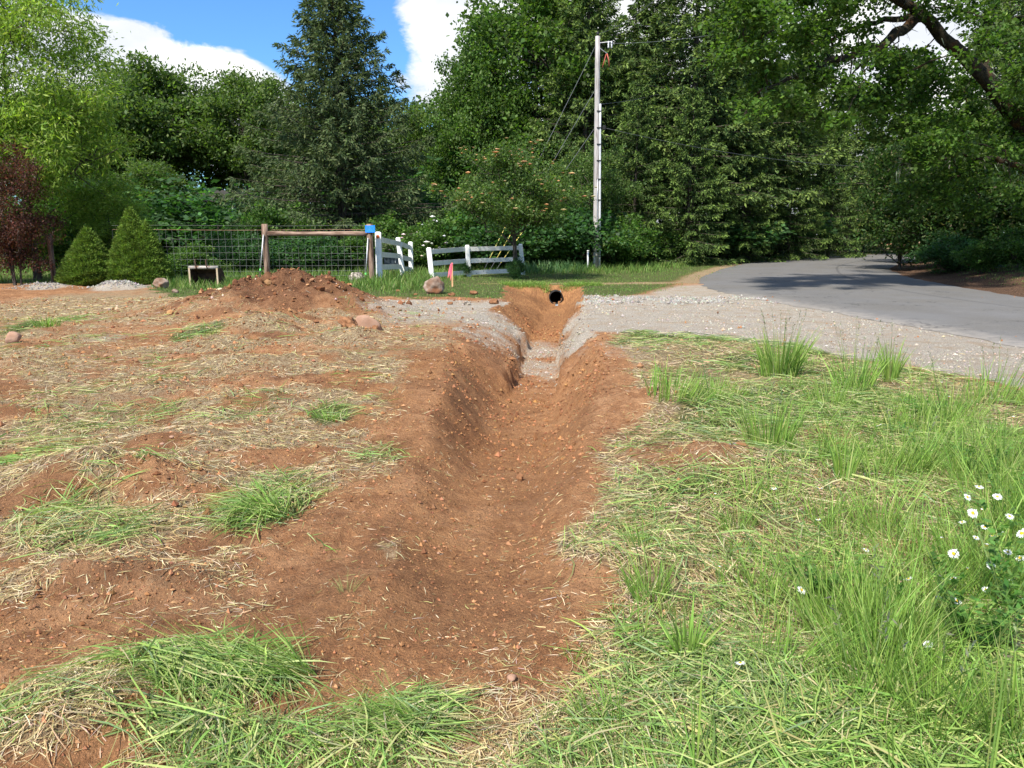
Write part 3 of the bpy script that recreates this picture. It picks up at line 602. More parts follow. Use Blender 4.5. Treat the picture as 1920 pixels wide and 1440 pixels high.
# right foreground sward
x, y = sample(4200, 1.9, 9.5, .9, ul=.02, ur=.85); z = zones(x, y)
tall = sm(x / y, .14, .5) * sm(fbm(x, y, 1.9, 3, 81), .44, .62); k = rng.random(len(x)) < z['rg'] * (.06 + .62 * tall) * (1 - z['bare']); x, y, tall = x[k], y[k], tall[k]
V, Fc, col = tufts_data(x, y, 12, .10 + .34 * tall * np.clip(1.25 - .06 * y, .7, 1.2) * rng.uniform(.5, 1.3, len(x)), .05 + .05 * tall,   .0034 * (1 + .06 * y), GC, GW, .5, .5)
tag(build('tall_grass', V, Fc, M['grass'], None, {'col': col}, False, 'stuff'), 'tall green grass standing on the near right verge', 'grass')
# lawn and verge, far
x, y = sample(24000, 19.5, 50, .5, .76); z = zones(x, y); k = (rng.random(len(x)) < z['lawn'] * (1 - .85 * z['dry'])) & (z['ditch'] < .02) & (np.abs(x - 1.4) > .35 * (y < 25.3)); x, y = x[k], y[k]; zz = zones(x, y)
long_ = np.clip(np.exp(-((y - 28.3) / 1.6) ** 2) * (x < -1.8) * .55 + sm(zz['dl'], 1.5, 3) * sm(y, 31, 34) + sm(zz['dr'], 2.5, 5) * .6 + (x < -5.2) * (x > -14) * sm(y, 22.5, 24) * .8 + (x < -2.7) * (x > -5.5) * sm(y, 20.5, 23.5), 0, 1)
hh = .075 + .36 * long_ * rng.uniform(.5, 1.2, len(x))
V, Fc, col = tufts_data(x, y, 5, hh, .12, .014 + .008 * long_, [(.12, .22, .04), (.17, .28, .06), (.08, .15, .03), (.28, .33, .12)], [4, 3, 2, 1.5], .45, .4, 2)
tag(build('lawn_grass', V, Fc, M['grass'], None, {'col': col}, False, 'stuff'), 'green lawn and rough verge grass beyond the driveway', 'grass')
xe = np.r_[rng.uniform(-.3, 2.9, 420)]; ye = 25.15 + rng.normal(size=420) * .13; ke = np.abs(xe - pcx) > .24; xe, ye = xe[ke], ye[ke]
V, Fc, col = tufts_data(xe, ye, 9, .16, .09, .013, GC, GW, .8, .7, 2); tag(build('rim_grass', V, Fc, M['grass'], None, {'col': col}, False, 'stuff'), 'ragged grass hanging over the clay bank above the culvert', 'grass')
x, y = sample(2600, 19.8, 26.5, 0, .9); z = zones(x, y); k = (rng.random(len(x)) < z['dry']) | (rng.random(len(x)) < .05 * z['lawn']); x, y = x[k], y[k]
V, Fc, col = tufts_data(x, y, 8, .06, .14, .012, [(.46, .40, .19), (.36, .34, .14)], [3, 2], .9, .3, 2)
tag(build('parched_grass', V, Fc, M['straw'], None, {'col': col}, False, 'stuff'), 'parched yellow grass in a strip beyond the culvert', 'grass')
#PARTB

# ------------------------------------------------------------------ trees
def tube_data(paths, k=6):
    m = MB()
    for P, R in paths: m.tube(P, R, k, cap=False)
    V = np.concatenate(m.V); return V, np.array(m.F[4])
def bez(p0, p1, p2, n):
    t = np.linspace(0, 1, n)[:, None]; return (1 - t) ** 2 * p0 + 2 * t * (1 - t) * p1 + t * t * p2
def smooth_path(Pts, n):
    Pts = np.array(Pts, float); d = np.r_[0, np.cumsum(np.linalg.norm(np.diff(Pts, axis=0), axis=1))]; u = np.linspace(0, d[-1], n)
    P = np.stack([np.interp(u, d, Pts[:, i]) for i in range(3)], 1)
    for _ in range(2): P[1:-1] = (P[:-2] + 2 * P[1:-1] + P[2:]) / 4
    return P
def clump_leaves(Cn, Rn, per, leaf, elong, cols, wts, r, flat=.6, hang=0.0, shell=.35, tipcol=None, jitter=.28, nwt=.8):
    """leaf quads gathered in flattened clumps with frayed outlines"""
    n = len(Cn); i = np.repeat(np.arange(n), per); m = len(i)
    # sub-clumps: sprays of leaves around random shoots within each clump
    ns = max(4, per // 9); sh = unit(r.normal(size=(n, ns, 3))) * (shell + (1 - shell) * r.random((n, ns, 1)) ** .6) ; sh[..., 2] *= flat
    j = r.integers(0, ns, m); off = sh[i, j]
    P = Cn[i] + (off + jitter * r.normal(size=(m, 3)) * np.array([1, 1, .6])) * Rn[i][:, None]
    outw = unit(off + .5 * r.normal(size=(m, 3))); A = unit(outw + .7 * r.normal(size=(m, 3)) + np.array([0, 0, -hang]))
    Nn = unit(np.array([0, 0, nwt]) + r.normal(size=(m, 3)) * .6); S = unit(np.cross(A, Nn))
    L = leaf * r.uniform(.6, 1.35, m); V, Fc = leafquads(P, A, S, L, L / elong)
    tone = (1 + .22 * r.normal(size=(n, ns)))[i, j].clip(.5, 1.7)[:, None]
    col = palette(m, cols, wts, .12, r) * tone
    if tipcol is not None: 
        f = (r.random(m) < .25 * sm(off[:, 2], .1, .5))[:, None]; col = np.where(f, np.array(tipcol), col)
    return V, Fc, np.repeat(np.clip(col, .002, .8), 4, 0)
LIB = {}
def decid(key, seed, H, R, base, nclump, per, leaf, elong, cols, wts, clump_r=.9, trunk_r=.2, hang=0., flat=.6, multi=1, shape=1.0, barkm='bark', nmain=9, bottom=.75, jitter=.28, nwt=.8):
    r = np.random.default_rng(seed); mid = base + (H - base) * .52; hz = (H - base) / 2
    Cn = []
    while len(Cn) < nclump:
        v = unit(r.normal(size=3)) * (r.uniform(.12, 1) ** .45); 
        if v[2] < 0: v[2] *= bottom; v[:2] *= 1 + .1 * v[2]
        else: v[:2] *= (1 - .25 * v[2] * shape)
        v *= 1 + .13 * r.normal()
        c = np.array([v[0] * R * .9, v[1] * R * .9, mid + v[2] * hz * .93]); 
        if not Cn or min(np.linalg.norm((c - q) * np.array([1, 1, 1.4])) for q in Cn) > clump_r * .55 * r.random() ** .3: Cn.append(c)
    Cn = np.array(Cn); Rn = clump_r * r.uniform(.65, 1.25, nclump)
    paths = []; stems = []
    for s in range(multi):
        a = r.random() * 6.28; top = np.array([math.cos(a) * R * .35 * (multi > 1), math.sin(a) * R * .35 * (multi > 1), H * .88])
        b0 = np.array([math.cos(a) * .12 * (multi > 1), math.sin(a) * .12 * (multi > 1), -.15])
        P = smooth_path([b0, b0 * .5 + top * np.array([.2, .2, .3]) + r.normal(size=3) * .1 * [1, 1, 0], top * np.array([.6, .6, .65]) + r.normal(size=3) * .25 * [1, 1, 0], top], 14)
        tr_ = trunk_r / multi ** .5; Rr = np.linspace(1, .12, 14) ** 1.1 * tr_; Rr[0] *= 1.35; paths.append((P, Rr)); stems.append((P, Rr))
    mains = []
    for i in r.permutation(nclump)[:nmain]:
        P, Rr = stems[r.integers(multi)]; c = Cn[i]; hd = np.linalg.norm(c[:2]); zt = np.clip(c[2] - hd * .75, base * .7, H * .8); j = int(np.argmin(abs(P[:, 2] - zt))); p0 = P[j]
        q = bez(p0, p0 * .4 + c * .6 + np.array([0, 0, -.2 * hd]), c, 8); q[1:-1] += r.normal(size=(6, 3)) * .08; rr = np.linspace(.62 * Rr[j], .02, 8); paths.append((q, rr)); mains.append((q, rr))
    allp = np.concatenate([m_[0][1:6] for m_ in mains] + [s_[0][5:] for s_ in stems]); allr = np.concatenate([m_[1][1:6] for m_ in mains] + [s_[1][5:] for s_ in stems])
    for c in Cn:
        d = np.linalg.norm(allp - c, axis=1) + np.where(allp[:, 2] > c[2], 1.5, 0); j = int(np.argmin(d)); p0 = allp[j]
        q = bez(p0, (p0 + c) / 2 + r.normal(size=3) * .15, c, 5); paths.append((q, np.linspace(min(allr[j] * .6, .07), .012, 5)))
    tv, tf = tube_data(paths); lv, lf, lc = clump_leaves(Cn, Rn, per, leaf, elong, cols, wts, r, flat, hang, jitter=jitter, nwt=nwt)
    a = build(key + '_wood', tv, tf, M[barkm], smooth=True, link=False).data; b = build(key + '_leaves', lv, lf, M['leaf'], attrs={'col': lc}, link=False).data
    LIB[key] = (a, b, H)
def conifer(key, seed, H, R, base, nb, twigs, cols, wts, droop=.25, up=.0, trunk_r=None, power=.8, tip=(.12, .19, .05), tipp=.3, hang=.4, tw=.055, tl=.20, open_=1.0, k=6):
    r = np.random.default_rng(seed); trunk_r = trunk_r or H * .018
    tP = np.stack([.05 * np.sin(np.linspace(0, 4, 12)), .05 * np.cos(np.linspace(0, 3, 12)), np.linspace(-.2, H, 12)], 1); paths = [(tP, np.linspace(1, .06, 12) * trunk_r)]
    P, A, S, Cc, Ll = [], [], [], [], []
    for i in range(nb):
        t = (((i // 6) * 6 + 3 + r.normal() * .9) / nb); t = float(np.clip(t, 0, .995)) ** .92; z = base + (H - base) * t * .985; L = (R * (1 - t) ** power + .25) * r.uniform(.62, 1.12); az = i * 2.39996 + r.normal() * .25
        s = np.linspace(0, 1, 7); rise = up * (1 - .3 * (1 - t)) + .35 * t; q = np.stack([np.cos(az) * L * s, np.sin(az) * L * s, z + L * (rise * s - droop * (1 - t * .6) * s ** 1.4 * 1.2 + .12 * s ** 3)], 1)
        q[1:, :2] += r.normal(size=(6, 2)) * .03 * L; paths.append((q, np.linspace(max(.018, .22 * trunk_r * (1 - t * .7)), .006, 7)))
        nt_ = max(5, int(twigs * (L / R) ** .8)); ss = r.random(nt_) ** .75 * .97 + .03
        bp = np.stack([np.interp(ss, s, q[:, k_]) for k_ in range(3)], 1); bd = unit(np.array([q[-1] - q[0]]))
        side = np.where(r.random(nt_) < .5, 1, -1)[:, None] * np.array([[-math.sin(az), math.cos(az), 0]])
        tdir = unit(bd * (.55 + .5 * ss[:, None]) + side * r.uniform(.25, 1.0, (nt_, 1)) + np.array([0, 0, -1]) * hang * r.random((nt_, 1)))
        tlen = (.16 + .40 * L * (1 - ss) ** .7 * .8) * r.uniform(.6, 1.2, nt_)
        for f in np.linspace(0, 1, k):
            pp = bp + tdir * (tlen * f)[:, None] + np.array([0, 0, -.35 * hang]) * (tlen * f * f)[:, None]
            aa = unit(tdir + .55 * r.normal(size=(nt_, 3)) + np.array([0, 0, -.3 * hang])); P.append(pp); A.append(aa); S.append(unit(np.cross(aa, np.array([0, 0, 1.]) + .7 * r.normal(size=(nt_, 3)))))
            cc = palette(nt_, cols, wts, .15, r); tp = (r.random(nt_) < tipp * (f > .6) * (ss > .62))[:, None]; Cc.append(np.where(tp, np.array(tip) * r.uniform(.7, 1.2, (nt_, 1)), cc)); Ll.append(tl * r.uniform(.6, 1.3, nt_))
    P, A, S, Cc, Ll = map(np.concatenate, (P, A, S, Cc, Ll)); lv, lf = leafquads(P, A, S, Ll, tw * r.uniform(.7, 1.5, len(P)), .4)
    tv, tf = tube_data(paths, 5); a = build(key + '_wood', tv, tf, M['bark'], smooth=True, link=False).data
    b = build(key + '_needles', lv, lf, M['needle'], attrs={'col': np.repeat(np.clip(Cc, .003, .7), 4, 0)}, link=False).data; LIB[key] = (a, b, H)
def place(kind, name, X_, D_, h=None, sxy=1.0, label='', cat='tree', group=None, rz=None, z0=None, trunk='trunk', crown='crown', tilt=0):
    a, b, H = LIB[kind]; s = (h / H) if h else 1.0
    if z0 is None: z0 = float(height(np.array([X_]), np.array([D_]))[0]) if D_ < 60 else 0.2
    o = thing(name, label, cat, (X_, D_, z0), rz if rz is not None else random.uniform(0, 6.28), group); o.scale = (s * sxy, s * sxy, s); o.rotation_euler[1] = tilt
    for nm, me in ((trunk, a), (crown, b)):
        c = bpy.data.objects.new(nm, me); C.objects.link(c); c.parent = o
        if nm == crown: c['kind'] = 'stuff'
    return o
OAK = [(.092, .150, .032), (.120, .185, .042), (.066, .115, .026), (.15, .22, .055)]; OW = [4, 3, 3, 1.2]
decid('oak_a', 11, 12.5, 5.2, 3.0, 120, 300, .24, 1.7, OAK, OW, 1.15, .28, nmain=12)
decid('oak_b', 12, 12.0, 4.6, 1.8, 95, 300, .24, 1.7, [(.088, .145, .032), (.115, .18, .042), (.064, .11, .025), (.14, .205, .055)], OW, 1.15, .24, nmain=10, bottom=.95)
decid('maple', 13, 15.5, 5.8, 2.0, 190, 280, .22, 1.25, [(.080, .150, .026), (.105, .185, .034), (.055, .11, .020), (.13, .21, .045)], OW, 1.15, .32, nmain=14, bottom=.95)
decid('ash', 14, 10.8, 3.4, 1.0, 165, 350, .175, 3.9, [(.21, .31, .045), (.27, .38, .065), (.15, .24, .035), (.36, .46, .11)], [4, 3, 3, 1.5], .75, .13, hang=.55, nmain=12, bottom=1.0, flat=.75, nwt=.3, jitter=.32)
decid('plum', 15, 4.3, 1.7, .2, 60, 330, .085, 1.8, [(.105, .038, .030), (.15, .058, .046), (.065, .030, .022), (.07, .055, .03)], [4, 2, 3, 1], .5, .07, multi=3, nmain=7, bottom=1.0, shape=.4)
decid('rowan', 16, 4.7, 2.6, 1.15, 90, 300, .105, 2.0, [(.085, .15, .036), (.115, .19, .048), (.06, .11, .027), (.15, .21, .06)], OW, .52, .10, nmain=9, bottom=.7, flat=.5)
decid('shrub', 17, 2.0, 1.25, .1, 45, 250, .10, 1.5, [(.08, .16, .03), (.11, .21, .045), (.05, .11, .022), (.17, .25, .07)], OW, .42, .04, multi=3, nmain=5, bottom=1.0)
decid('shrub_dark', 18, 1.6, 1.3, .05, 45, 250, .10, 1.4, [(.045, .115, .035), (.065, .15, .045), (.03, .075, .022), (.09, .18, .06)], OW, .42, .04, multi=3, nmain=5, bottom=1.0)
decid('laurel', 19, 5.6, 2.4, .1, 95, 230, .15, 2.2, [(.036, .078, .018), (.055, .11, .024), (.12, .15, .04), (.26, .22, .14)], [5, 4, 1.0, .5], .62, .08, multi=4, nmain=8, bottom=1.0, shape=.5)
CC = [(.085, .138, .042), (.11, .165, .05), (.060, .10, .033), (.125, .18, .055)]
conifer('spruce_big', 21, 13.4, 5.7, 1.3, 270, 78, [(.085, .125, .050), (.11, .15, .06), (.058, .09, .038), (.13, .165, .07)], [4, 3, 3, 1.2], droop=.22, up=.16, trunk_r=.33, power=.88, tip=(.12, .155, .07), tipp=.25, hang=.75, tw=.06, tl=.24)
conifer('fir_a', 22, 17, 3.9, 3.4, 185, 58, CC, OW, droop=.25, up=.08, trunk_r=.3, power=.62, tip=(.20, .28, .07), tipp=.7, hang=.6, tw=.07, tl=.24)
conifer('fir_b', 23, 11, 3.6, .4, 138, 66, [(.075, .125, .035), (.10, .16, .045), (.050, .088, .026), (.14, .20, .055)], OW, droop=.24, up=.06, trunk_r=.2, power=.72, tip=(.20, .30, .07), tipp=.7, hang=.5, tw=.065, tl=.21)
conifer('fir_sparse', 24, 16, 2.9, 3.5, 190, 34, CC, OW, droop=.35, up=.05, trunk_r=.26, power=.5, hang=.8, tw=.085, tl=.28)

def X_at(px, D): return (px - 960) / F * D / math.cos(PITCH) * 1.0 if False else p3(px, 440, D)[0]
T = []  # kind, name, px, D, h, sxy, label, group
def t_(kind, name, px, D, h, sxy, label, cat='tree', group=None, **kw): return place(kind, name, X_at(px, D), D, h, sxy, label, cat, group, **kw)
OKG = 'broadleaf trees in the background wood'; CFG = 'conifers standing behind the verge'
t_('ash', 'ash_tree', 62, 27.5, 11.0, 1.0, 'bright green tree with narrow leaves rising behind the purple shrub', rz=2.2)
t_('ash', 'ash_tree', -190, 34, 9.0, 1.0, 'bright green narrow-leaved tree cut off by the left edge of the photo', rz=.4)
t_('ash', 'sunlit_tree', 1632, 76, 6.5, 1.1, 'bright green tree in the opening at the far end of the road', rz=1.5)
t_('ash', 'ash_tree', 200, 29.5, 3.6, 1.6, 'low yellow-green leafy growth between the two clipped cones and the purple shrub', rz=4.0)
t_('plum', 'purple_plum', 22, 24.9, 4.3, .80, 'dark purple-leaved shrub at the left edge in front of the bright green tree', 'shrub', rz=.5)
t_('plum', 'purple_plum', -90, 25.5, 4.6, .9, 'purple-leaved shrub further left, mostly outside the photo', 'shrub', rz=2.5)
t_('oak_a', 'oak_tree', 300, 56, 13.4, 1.0, 'broad oak with dark forked limbs under the low white cloud', group=OKG, rz=1.0)
t_('oak_b', 'oak_tree', 195, 54, 11.4, 1.0, 'oak with sky gaps just right of the bright green tree', group=OKG, rz=2.0)
t_('oak_b', 'oak_tree', 395, 60, 13.4, .9, 'oak whose rounded top is second left of the big spruce', group=OKG, rz=3.0)
t_('oak_a', 'oak_tree', 475, 57, 12.9, .85, 'oak close to the left side of the big spruce', group=OKG, rz=5.0)
t_('oak_b', 'oak_tree', 285, 47, 6.2, 1.2, 'low spreading oak left of the glimpse of the white house', group=OKG, rz=.5)
t_('oak_a', 'oak_tree', 90, 62, 12.2, 1.0, 'oak mostly hidden behind the bright green tree', group=OKG, rz=4.0)
t_('oak_b', 'oak_tree', 560, 62, 13.0, 1.0, 'oak hidden behind the left half of the big spruce', group=OKG, rz=1.4)
t_('oak_a', 'oak_tree', 700, 66, 12.4, 1.0, 'oak hidden behind the right half of the big spruce', group=OKG, rz=2.4)
t_('oak_b', 'oak_tree', 790, 58, 11.4, .85, 'low-topped oak in the dip between spruce and maple', group=OKG, rz=.2)
t_('oak_a', 'oak_tree', -120, 60, 12.4, 1.0, 'oak beyond the left edge behind the bright green trees', group=OKG, rz=4.4)
t_('spruce_big', 'spruce_tree', 643, 38.5, 13.6, 1.0, 'large dark bluish spruce with drooping boughs behind the log gate frame', rz=.3)
t_('maple', 'maple_tree', 1010, 50, 17.4, 1.0, 'tallest rounded broadleaf tree left of the utility pole', rz=.9)
t_('maple', 'maple_tree', 905, 47, 12.3, .72, 'rounded broadleaf tree forming the left shoulder of the tallest one', rz=3.1)
t_('maple', 'maple_tree', 1150, 54, 14.6, .8, 'broadleaf tree directly behind the top of the utility pole', rz=5.1)
t_('fir_a', 'fir_tree', 1095, 46.5, 18.5, .9, 'tall dark fir behind the utility pole among broadleaf trees', group=CFG, rz=1)
t_('fir_sparse', 'fir_tree', 1210, 47, 16.0, 1.0, 'thin fir with sky around its top right of the pole', group=CFG, rz=2)
t_('fir_b', 'fir_tree', 1190, 42, 9.5, .8, 'bright-tipped fir close to the right side of the utility pole', group=CFG, rz=3)
t_('fir_a', 'fir_tree', 1290, 45, 19, 1.05, 'tall fir second to the right of the utility pole', group=CFG, rz=.6)
t_('fir_b', 'fir_tree', 1290, 41.5, 9.0, .85, 'mid-height fir with light green tips beside the verge', group=CFG, rz=1.6)
t_('fir_a', 'fir_tree', 1400, 50, 21, 1.05, 'tall fir behind the drooping maple limb', group=CFG, rz=2.6)
t_('fir_b', 'fir_tree', 1392, 45.5, 8.2, .85, 'bushy fir midway along the verge beside the road', group=CFG, rz=3.6)
t_('fir_b', 'fir_tree', 1478, 50, 9.5, .8, 'yellowish fir on the verge nearest the road bend', group=CFG, rz=4.6)
t_('fir_b', 'fir_tree', 1555, 55, 8.6, .85, 'fir with flat tiers of boughs beside the road bend', group=CFG, rz=5.6)
t_('fir_a', 'fir_tree', 1500, 58, 17, 1.0, 'tall fir in shade left of the road bend', group=CFG, rz=.1)
t_('fir_a', 'fir_tree', 1590, 66, 13.5, 1.2, 'tall fir straight behind the road bend', group=CFG, rz=1.1)
t_('fir_sparse', 'fir_tree', 1350, 47, 15, 1.2, 'fir with a bare grey trunk and mossy twigs left of the bend', group=CFG, rz=2.1)
t_('fir_a', 'fir_tree', 1690, 62, 12.5, 1.2, 'tall fir rising behind the glossy laurels', group=CFG, rz=3.1)
t_('fir_a', 'fir_tree', 1850, 50, 19, 1.0, 'tall dark fir behind the right-hand thicket', group=CFG, rz=4.1)
t_('fir_a', 'fir_tree', 1930, 40, 18, 1.0, 'tall dark fir at the right edge of the photo', group=CFG, rz=5.1)
t_('fir_b', 'fir_tree', 1620, 74, 9.0, 1.2, 'farthest pale green fir seen through the gap over the road', group=CFG, rz=.7)
t_('oak_b', 'oak_tree', 1640, 84, 9.0, 1.5, 'sunlit broadleaf tree closing the far end of the road', group=OKG, rz=2.7)
t_('oak_b', 'oak_tree', 1250, 62, 13.5, 1.1, 'broadleaf tree glimpsed between the firs right of the pole', group=OKG, rz=3.7)
t_('oak_a', 'oak_tree', 1400, 68, 14.0, 1.2, 'broadleaf tree deep in the shade behind the firs', group=OKG, rz=.7)
t_('oak_b', 'oak_tree', 880, 64, 13.0, 1.1, 'broadleaf tree behind the left shoulder of the maples', group=OKG, rz=4.7)
t_('rowan', 'rowan_tree', 968, 28.6, 4.85, 1.0, 'small rowan tree with pale blossom clusters over the white fence', rz=1.2)
t_('rowan', 'rowan_tree', 1085, 39.5, 6.0, .8, 'small leafy tree with a dark leaning trunk just left of the utility pole', rz=4.2)
t_('laurel', 'laurel_bush', 1700, 36, 6.4, 1.0, 'glossy-leaved laurel beside the road bend on the right bank', 'shrub', rz=.2)
t_('laurel', 'laurel_bush', 1790, 34, 5.6, 1.1, 'glossy-leaved laurel in the middle of the right bank', 'shrub', rz=1.2)
t_('laurel', 'laurel_bush', 1880, 33, 5.4, 1.1, 'glossy-leaved laurel behind the grey-green cabinet', 'shrub', rz=2.6)
t_('laurel', 'laurel_bush', 1730, 44, 8.0, 1.1, 'tall laurel behind the others at the road bend', 'shrub', rz=3.4)
SH = 'shrubs in the hedge behind the fences'
for (kind, px, D, h, s, lab) in (('shrub', 130, 29.5, 2.4, 1.1, 'leafy shrub behind the shorter clipped cone'), ('shrub', 345, 28.5, 1.3, 1.2, 'low bright shrub between the taller clipped cone and the digger bucket'),
        ('shrub_dark', 330, 44, 3.6, 1.6, 'dark rounded shrub far behind the wire fence'), ('shrub', 475, 34, 2.9, .8, 'yellow-green upright shrub left of the left log post'),
        ('shrub_dark', 470, 32, 1.6, 1.0, 'dark ivy-like shrub at the foot of the left log post'), ('shrub', 545, 35, 2.9, 1.0, 'shrub with bare grey twigs seen under the log rail'),
        ('shrub_dark', 555, 32, 1.5, 1.2, 'dark low shrub directly under the log rail'), ('shrub_dark', 610, 32.5, 1.5, 1.2, 'dark low shrub under the rail beside the spruce trunk'), ('shrub', 660, 33, 1.9, 1.0, 'green shrub behind the log post with the blue sign'),
        ('shrub', 735, 36, 2.6, 1.1, 'shrub behind the gap between the two white fences'), ('shrub', 800, 34.5, 2.3, 1.0, 'white-flowering shrub behind the leaning end of the white fence'), ('shrub', 860, 37, 3.2, 1.2, 'shrub behind the middle of the white fence'),
        ('shrub_dark', 935, 36, 2.6, 1.3, 'dark shrub behind the right half of the white fence'), ('shrub', 1010, 37, 2.7, 1.2, 'shrub behind the right end of the white fence'), ('shrub_dark', 1070, 38, 3.0, 1.2, 'dark shrub left of the utility pole foot'),
        ('shrub', 1160, 38, 2.5, 1.2, 'grey-green shrub right of the utility pole foot'), ('shrub', 1235, 42, 2.0, 1.4, 'low shrub under the firs on the verge'), ('shrub_dark', 968, 28.5, .75, .55, 'dark ivy tuft round the foot of the rowan'), ('shrub_dark', 868, 30.3, .55, .8, 'low weeds at the middle post of the white fence'),
        ('shrub_dark', 1330, 47, 3.0, 1.6, 'dark undergrowth beneath the tall firs'), ('shrub_dark', 1420, 54, 3.4, 1.6, 'dark undergrowth left of the road bend'), ('shrub', 1600, 72, 4.5, 1.6, 'sunlit shrub at the far road bend'),
        ('shrub', 1850, 28.5, 1.3, 1.1, 'fern-like shrub in front of the grey-green cabinet'), ('shrub_dark', 1790, 31, 1.4, 1.2, 'dark ground shrub above the leaf litter'), ('shrub', 1925, 27.5, 1.6, 1.1, 'green shrub at the right edge above the road'),
        ('shrub', 620, 44, 3.2, 1.6, 'sunlit shrub behind the spruce trunk'), ('shrub', 720, 48, 4, 1.6, 'shrub filling the gap right of the spruce'), ('shrub_dark', 240, 46, 4.4, 1.7, 'dark thicket behind the taller clipped cone'), ('shrub', 100, 42, 4.2, 1.7, 'green thicket behind the purple shrub'),
        ('shrub_dark', 500, 50, 4.0, 1.7, 'dark thicket behind the left log post'), ('shrub_dark', 830, 50, 5.5, 1.6, 'dark thicket behind the white fences')):
    t_(kind, 'shrub', px, D, h, s, lab, 'shrub', SH, trunk='stems', crown='foliage')
# far wood that closes the view between the trunks
r = np.random.default_rng(5); Cn = []
for i in range(330):
    a = r.uniform(-.95, .95); D = r.uniform(74, 100); Cn.append((a * D, D, r.uniform(.5, 13.0 if a > -.05 else 9.0)))
Cn = np.array(Cn); k = ~((Cn[:, 0] / Cn[:, 1] > -.42) & (Cn[:, 0] / Cn[:, 1] < -.32) & (Cn[:, 1] < 90) & (Cn[:, 2] < 8)); Cn = Cn[k]
lv, lf, lc = clump_leaves(Cn, r.uniform(1.8, 3.2, len(Cn)), 110, .65, 1.6, OAK, OW, r, .8)
tag(build('far_wood', lv, lf, M['leaf'], None, {'col': lc}, False, 'stuff'), 'far dark woodland closing the view behind all the trees', 'wood')

# the overhanging maple on the right
r = np.random.default_rng(33); og = np.array([18.6, 24.5, .8])
def q3(px, py, D): return p3(px, py, D) - og
limbs = [([(0, 0, -.6), (.1, 0, 2), q3(1975, 300, 24.8), q3(1900, 200, 24.6), q3(1850, 165, 24.4), q3(1800, 100, 24), q3(1745, 40, 23.6), q3(1690, -5, 23), q3(1600, -60, 22)], .36, .10),
         ([q3(1730, 30, 23.4), q3(1690, 60, 23), q3(1640, 90, 22.5), q3(1580, 110, 22), q3(1500, 135, 21.5), q3(1430, 170, 21)], .16, .03),
         ([q3(1800, 95, 24), q3(1740, 30, 24.5), q3(1640, 40, 25), q3(1560, 75, 25.5), q3(1480, 95, 26)], .13, .03),
         ([q3(1860, 170, 24.4), q3(1840, 80, 25), q3(1860, 20, 25.5), q3(1900, -60, 26)], .15, .05),
         ([q3(1960, 330, 24.8), q3(1880, 300, 24), q3(1780, 290, 23.5), q3(1690, 310, 23)], .11, .02), ([q3(1920, 230, 24.8), q3(1960, 100, 25), q3(1990, -40, 25)], .2, .08)]
paths = []; 
for Pts, r0, r1 in limbs:
    P = smooth_path(Pts, 22); P[1:-1] += r.normal(size=(20, 3)) * .05; paths.append((P, np.linspace(r0, r1, 22)))
allp = np.concatenate([p[0][3:] for p in paths]); Cn = []; 
def scat(n, x0, x1, ytop, ybot, d0, d1, keep=1.0):
    for _ in range(n):
        px = r.uniform(x0, x1); py = r.uniform(np.interp(px, *ytop), np.interp(px, *ybot)); D = r.uniform(d0, d1)
        if r.random() < keep: Cn.append(q3(px, py, D))
scat(95, 1360, 1640, ([1350, 1640], [-60, -80]), ([1340, 1430, 1560, 1640], [190, 215, 240, 200]), 19.5, 25)
scat(26, 1640, 1850, ([1640, 1850], [180, 200]), ([1640, 1850], [300, 330]), 22, 27)
scat(60, 1690, 1990, ([1690, 1990], [250, 190]), ([1690, 1990], [390, 420]), 22, 28)
scat(75, 1600, 1990, ([1600, 1990], [-140, -140]), ([1600, 1700, 1780, 1860, 1990], [10, 15, 60, 150, 250]), 20, 27)
scat(22, 1700, 1850, ([1700, 1850], [90, 120]), ([1700, 1850], [230, 260]), 24.8, 27)
scat(12, 1640, 1720, ([1640, 1720], [100, 110]), ([1640, 1720], [180, 200]), 22, 25)
Cn = np.array(Cn); Rn = r.uniform(.32, .62, len(Cn))
net = allp.copy(); order = np.argsort([np.min(np.linalg.norm(allp - c, axis=1)) for c in Cn])
for c in Cn[order]:
    dd_ = np.linalg.norm(net - c, axis=1); j = int(np.argmin(dd_)); q = bez(net[j], (net[j] + c) / 2 + np.array([0, 0, .15]) + r.normal(size=3) * .15 * dd_[j], c, 7); q[1:-1] += r.normal(size=(5, 3)) * .03; paths.append((q, np.linspace(.012 + .016 * min(dd_[j], 1.5), .007, 7))); net = np.concatenate([net, q[2:]])
tv, tf = tube_data(paths, 8)
mt = thing('overhanging_maple', 'large maple leaning over the road from the right with mossy dark limbs', 'tree', tuple(og))
build('trunk', tv, tf, M['mossbark'], mt, smooth=True)
lv, lf, lc = clump_leaves(Cn, Rn, 260, .115, 1.2, [(.075, .145, .022), (.10, .18, .03), (.050, .10, .015), (.13, .21, .045)], OW, r, .55, .2, nwt=1.2)
build('crown', lv, lf, M['leaf'], mt, {'col': lc}, kind='stuff')
# hanging lichen on the bare twigs
n = 700; cc = allp[r.integers(0, len(allp), n)] + r.normal(size=(n, 3)) * .12; V, Fc, k_ = strips(cc, unit(r.normal(size=(n, 3)) * .6 + [0, 0, -1]), r.uniform(.08, .32, n), .03, unit(r.normal(size=(n, 3))), .1, 3, r.normal(size=(n, 3)) * .25)
build('lichen', V, Fc, M['straw'], mt, {'col': np.repeat(palette(n, [(.30, .33, .24), (.20, .22, .15)], [1, 1]), k_, 0)}, kind='stuff')

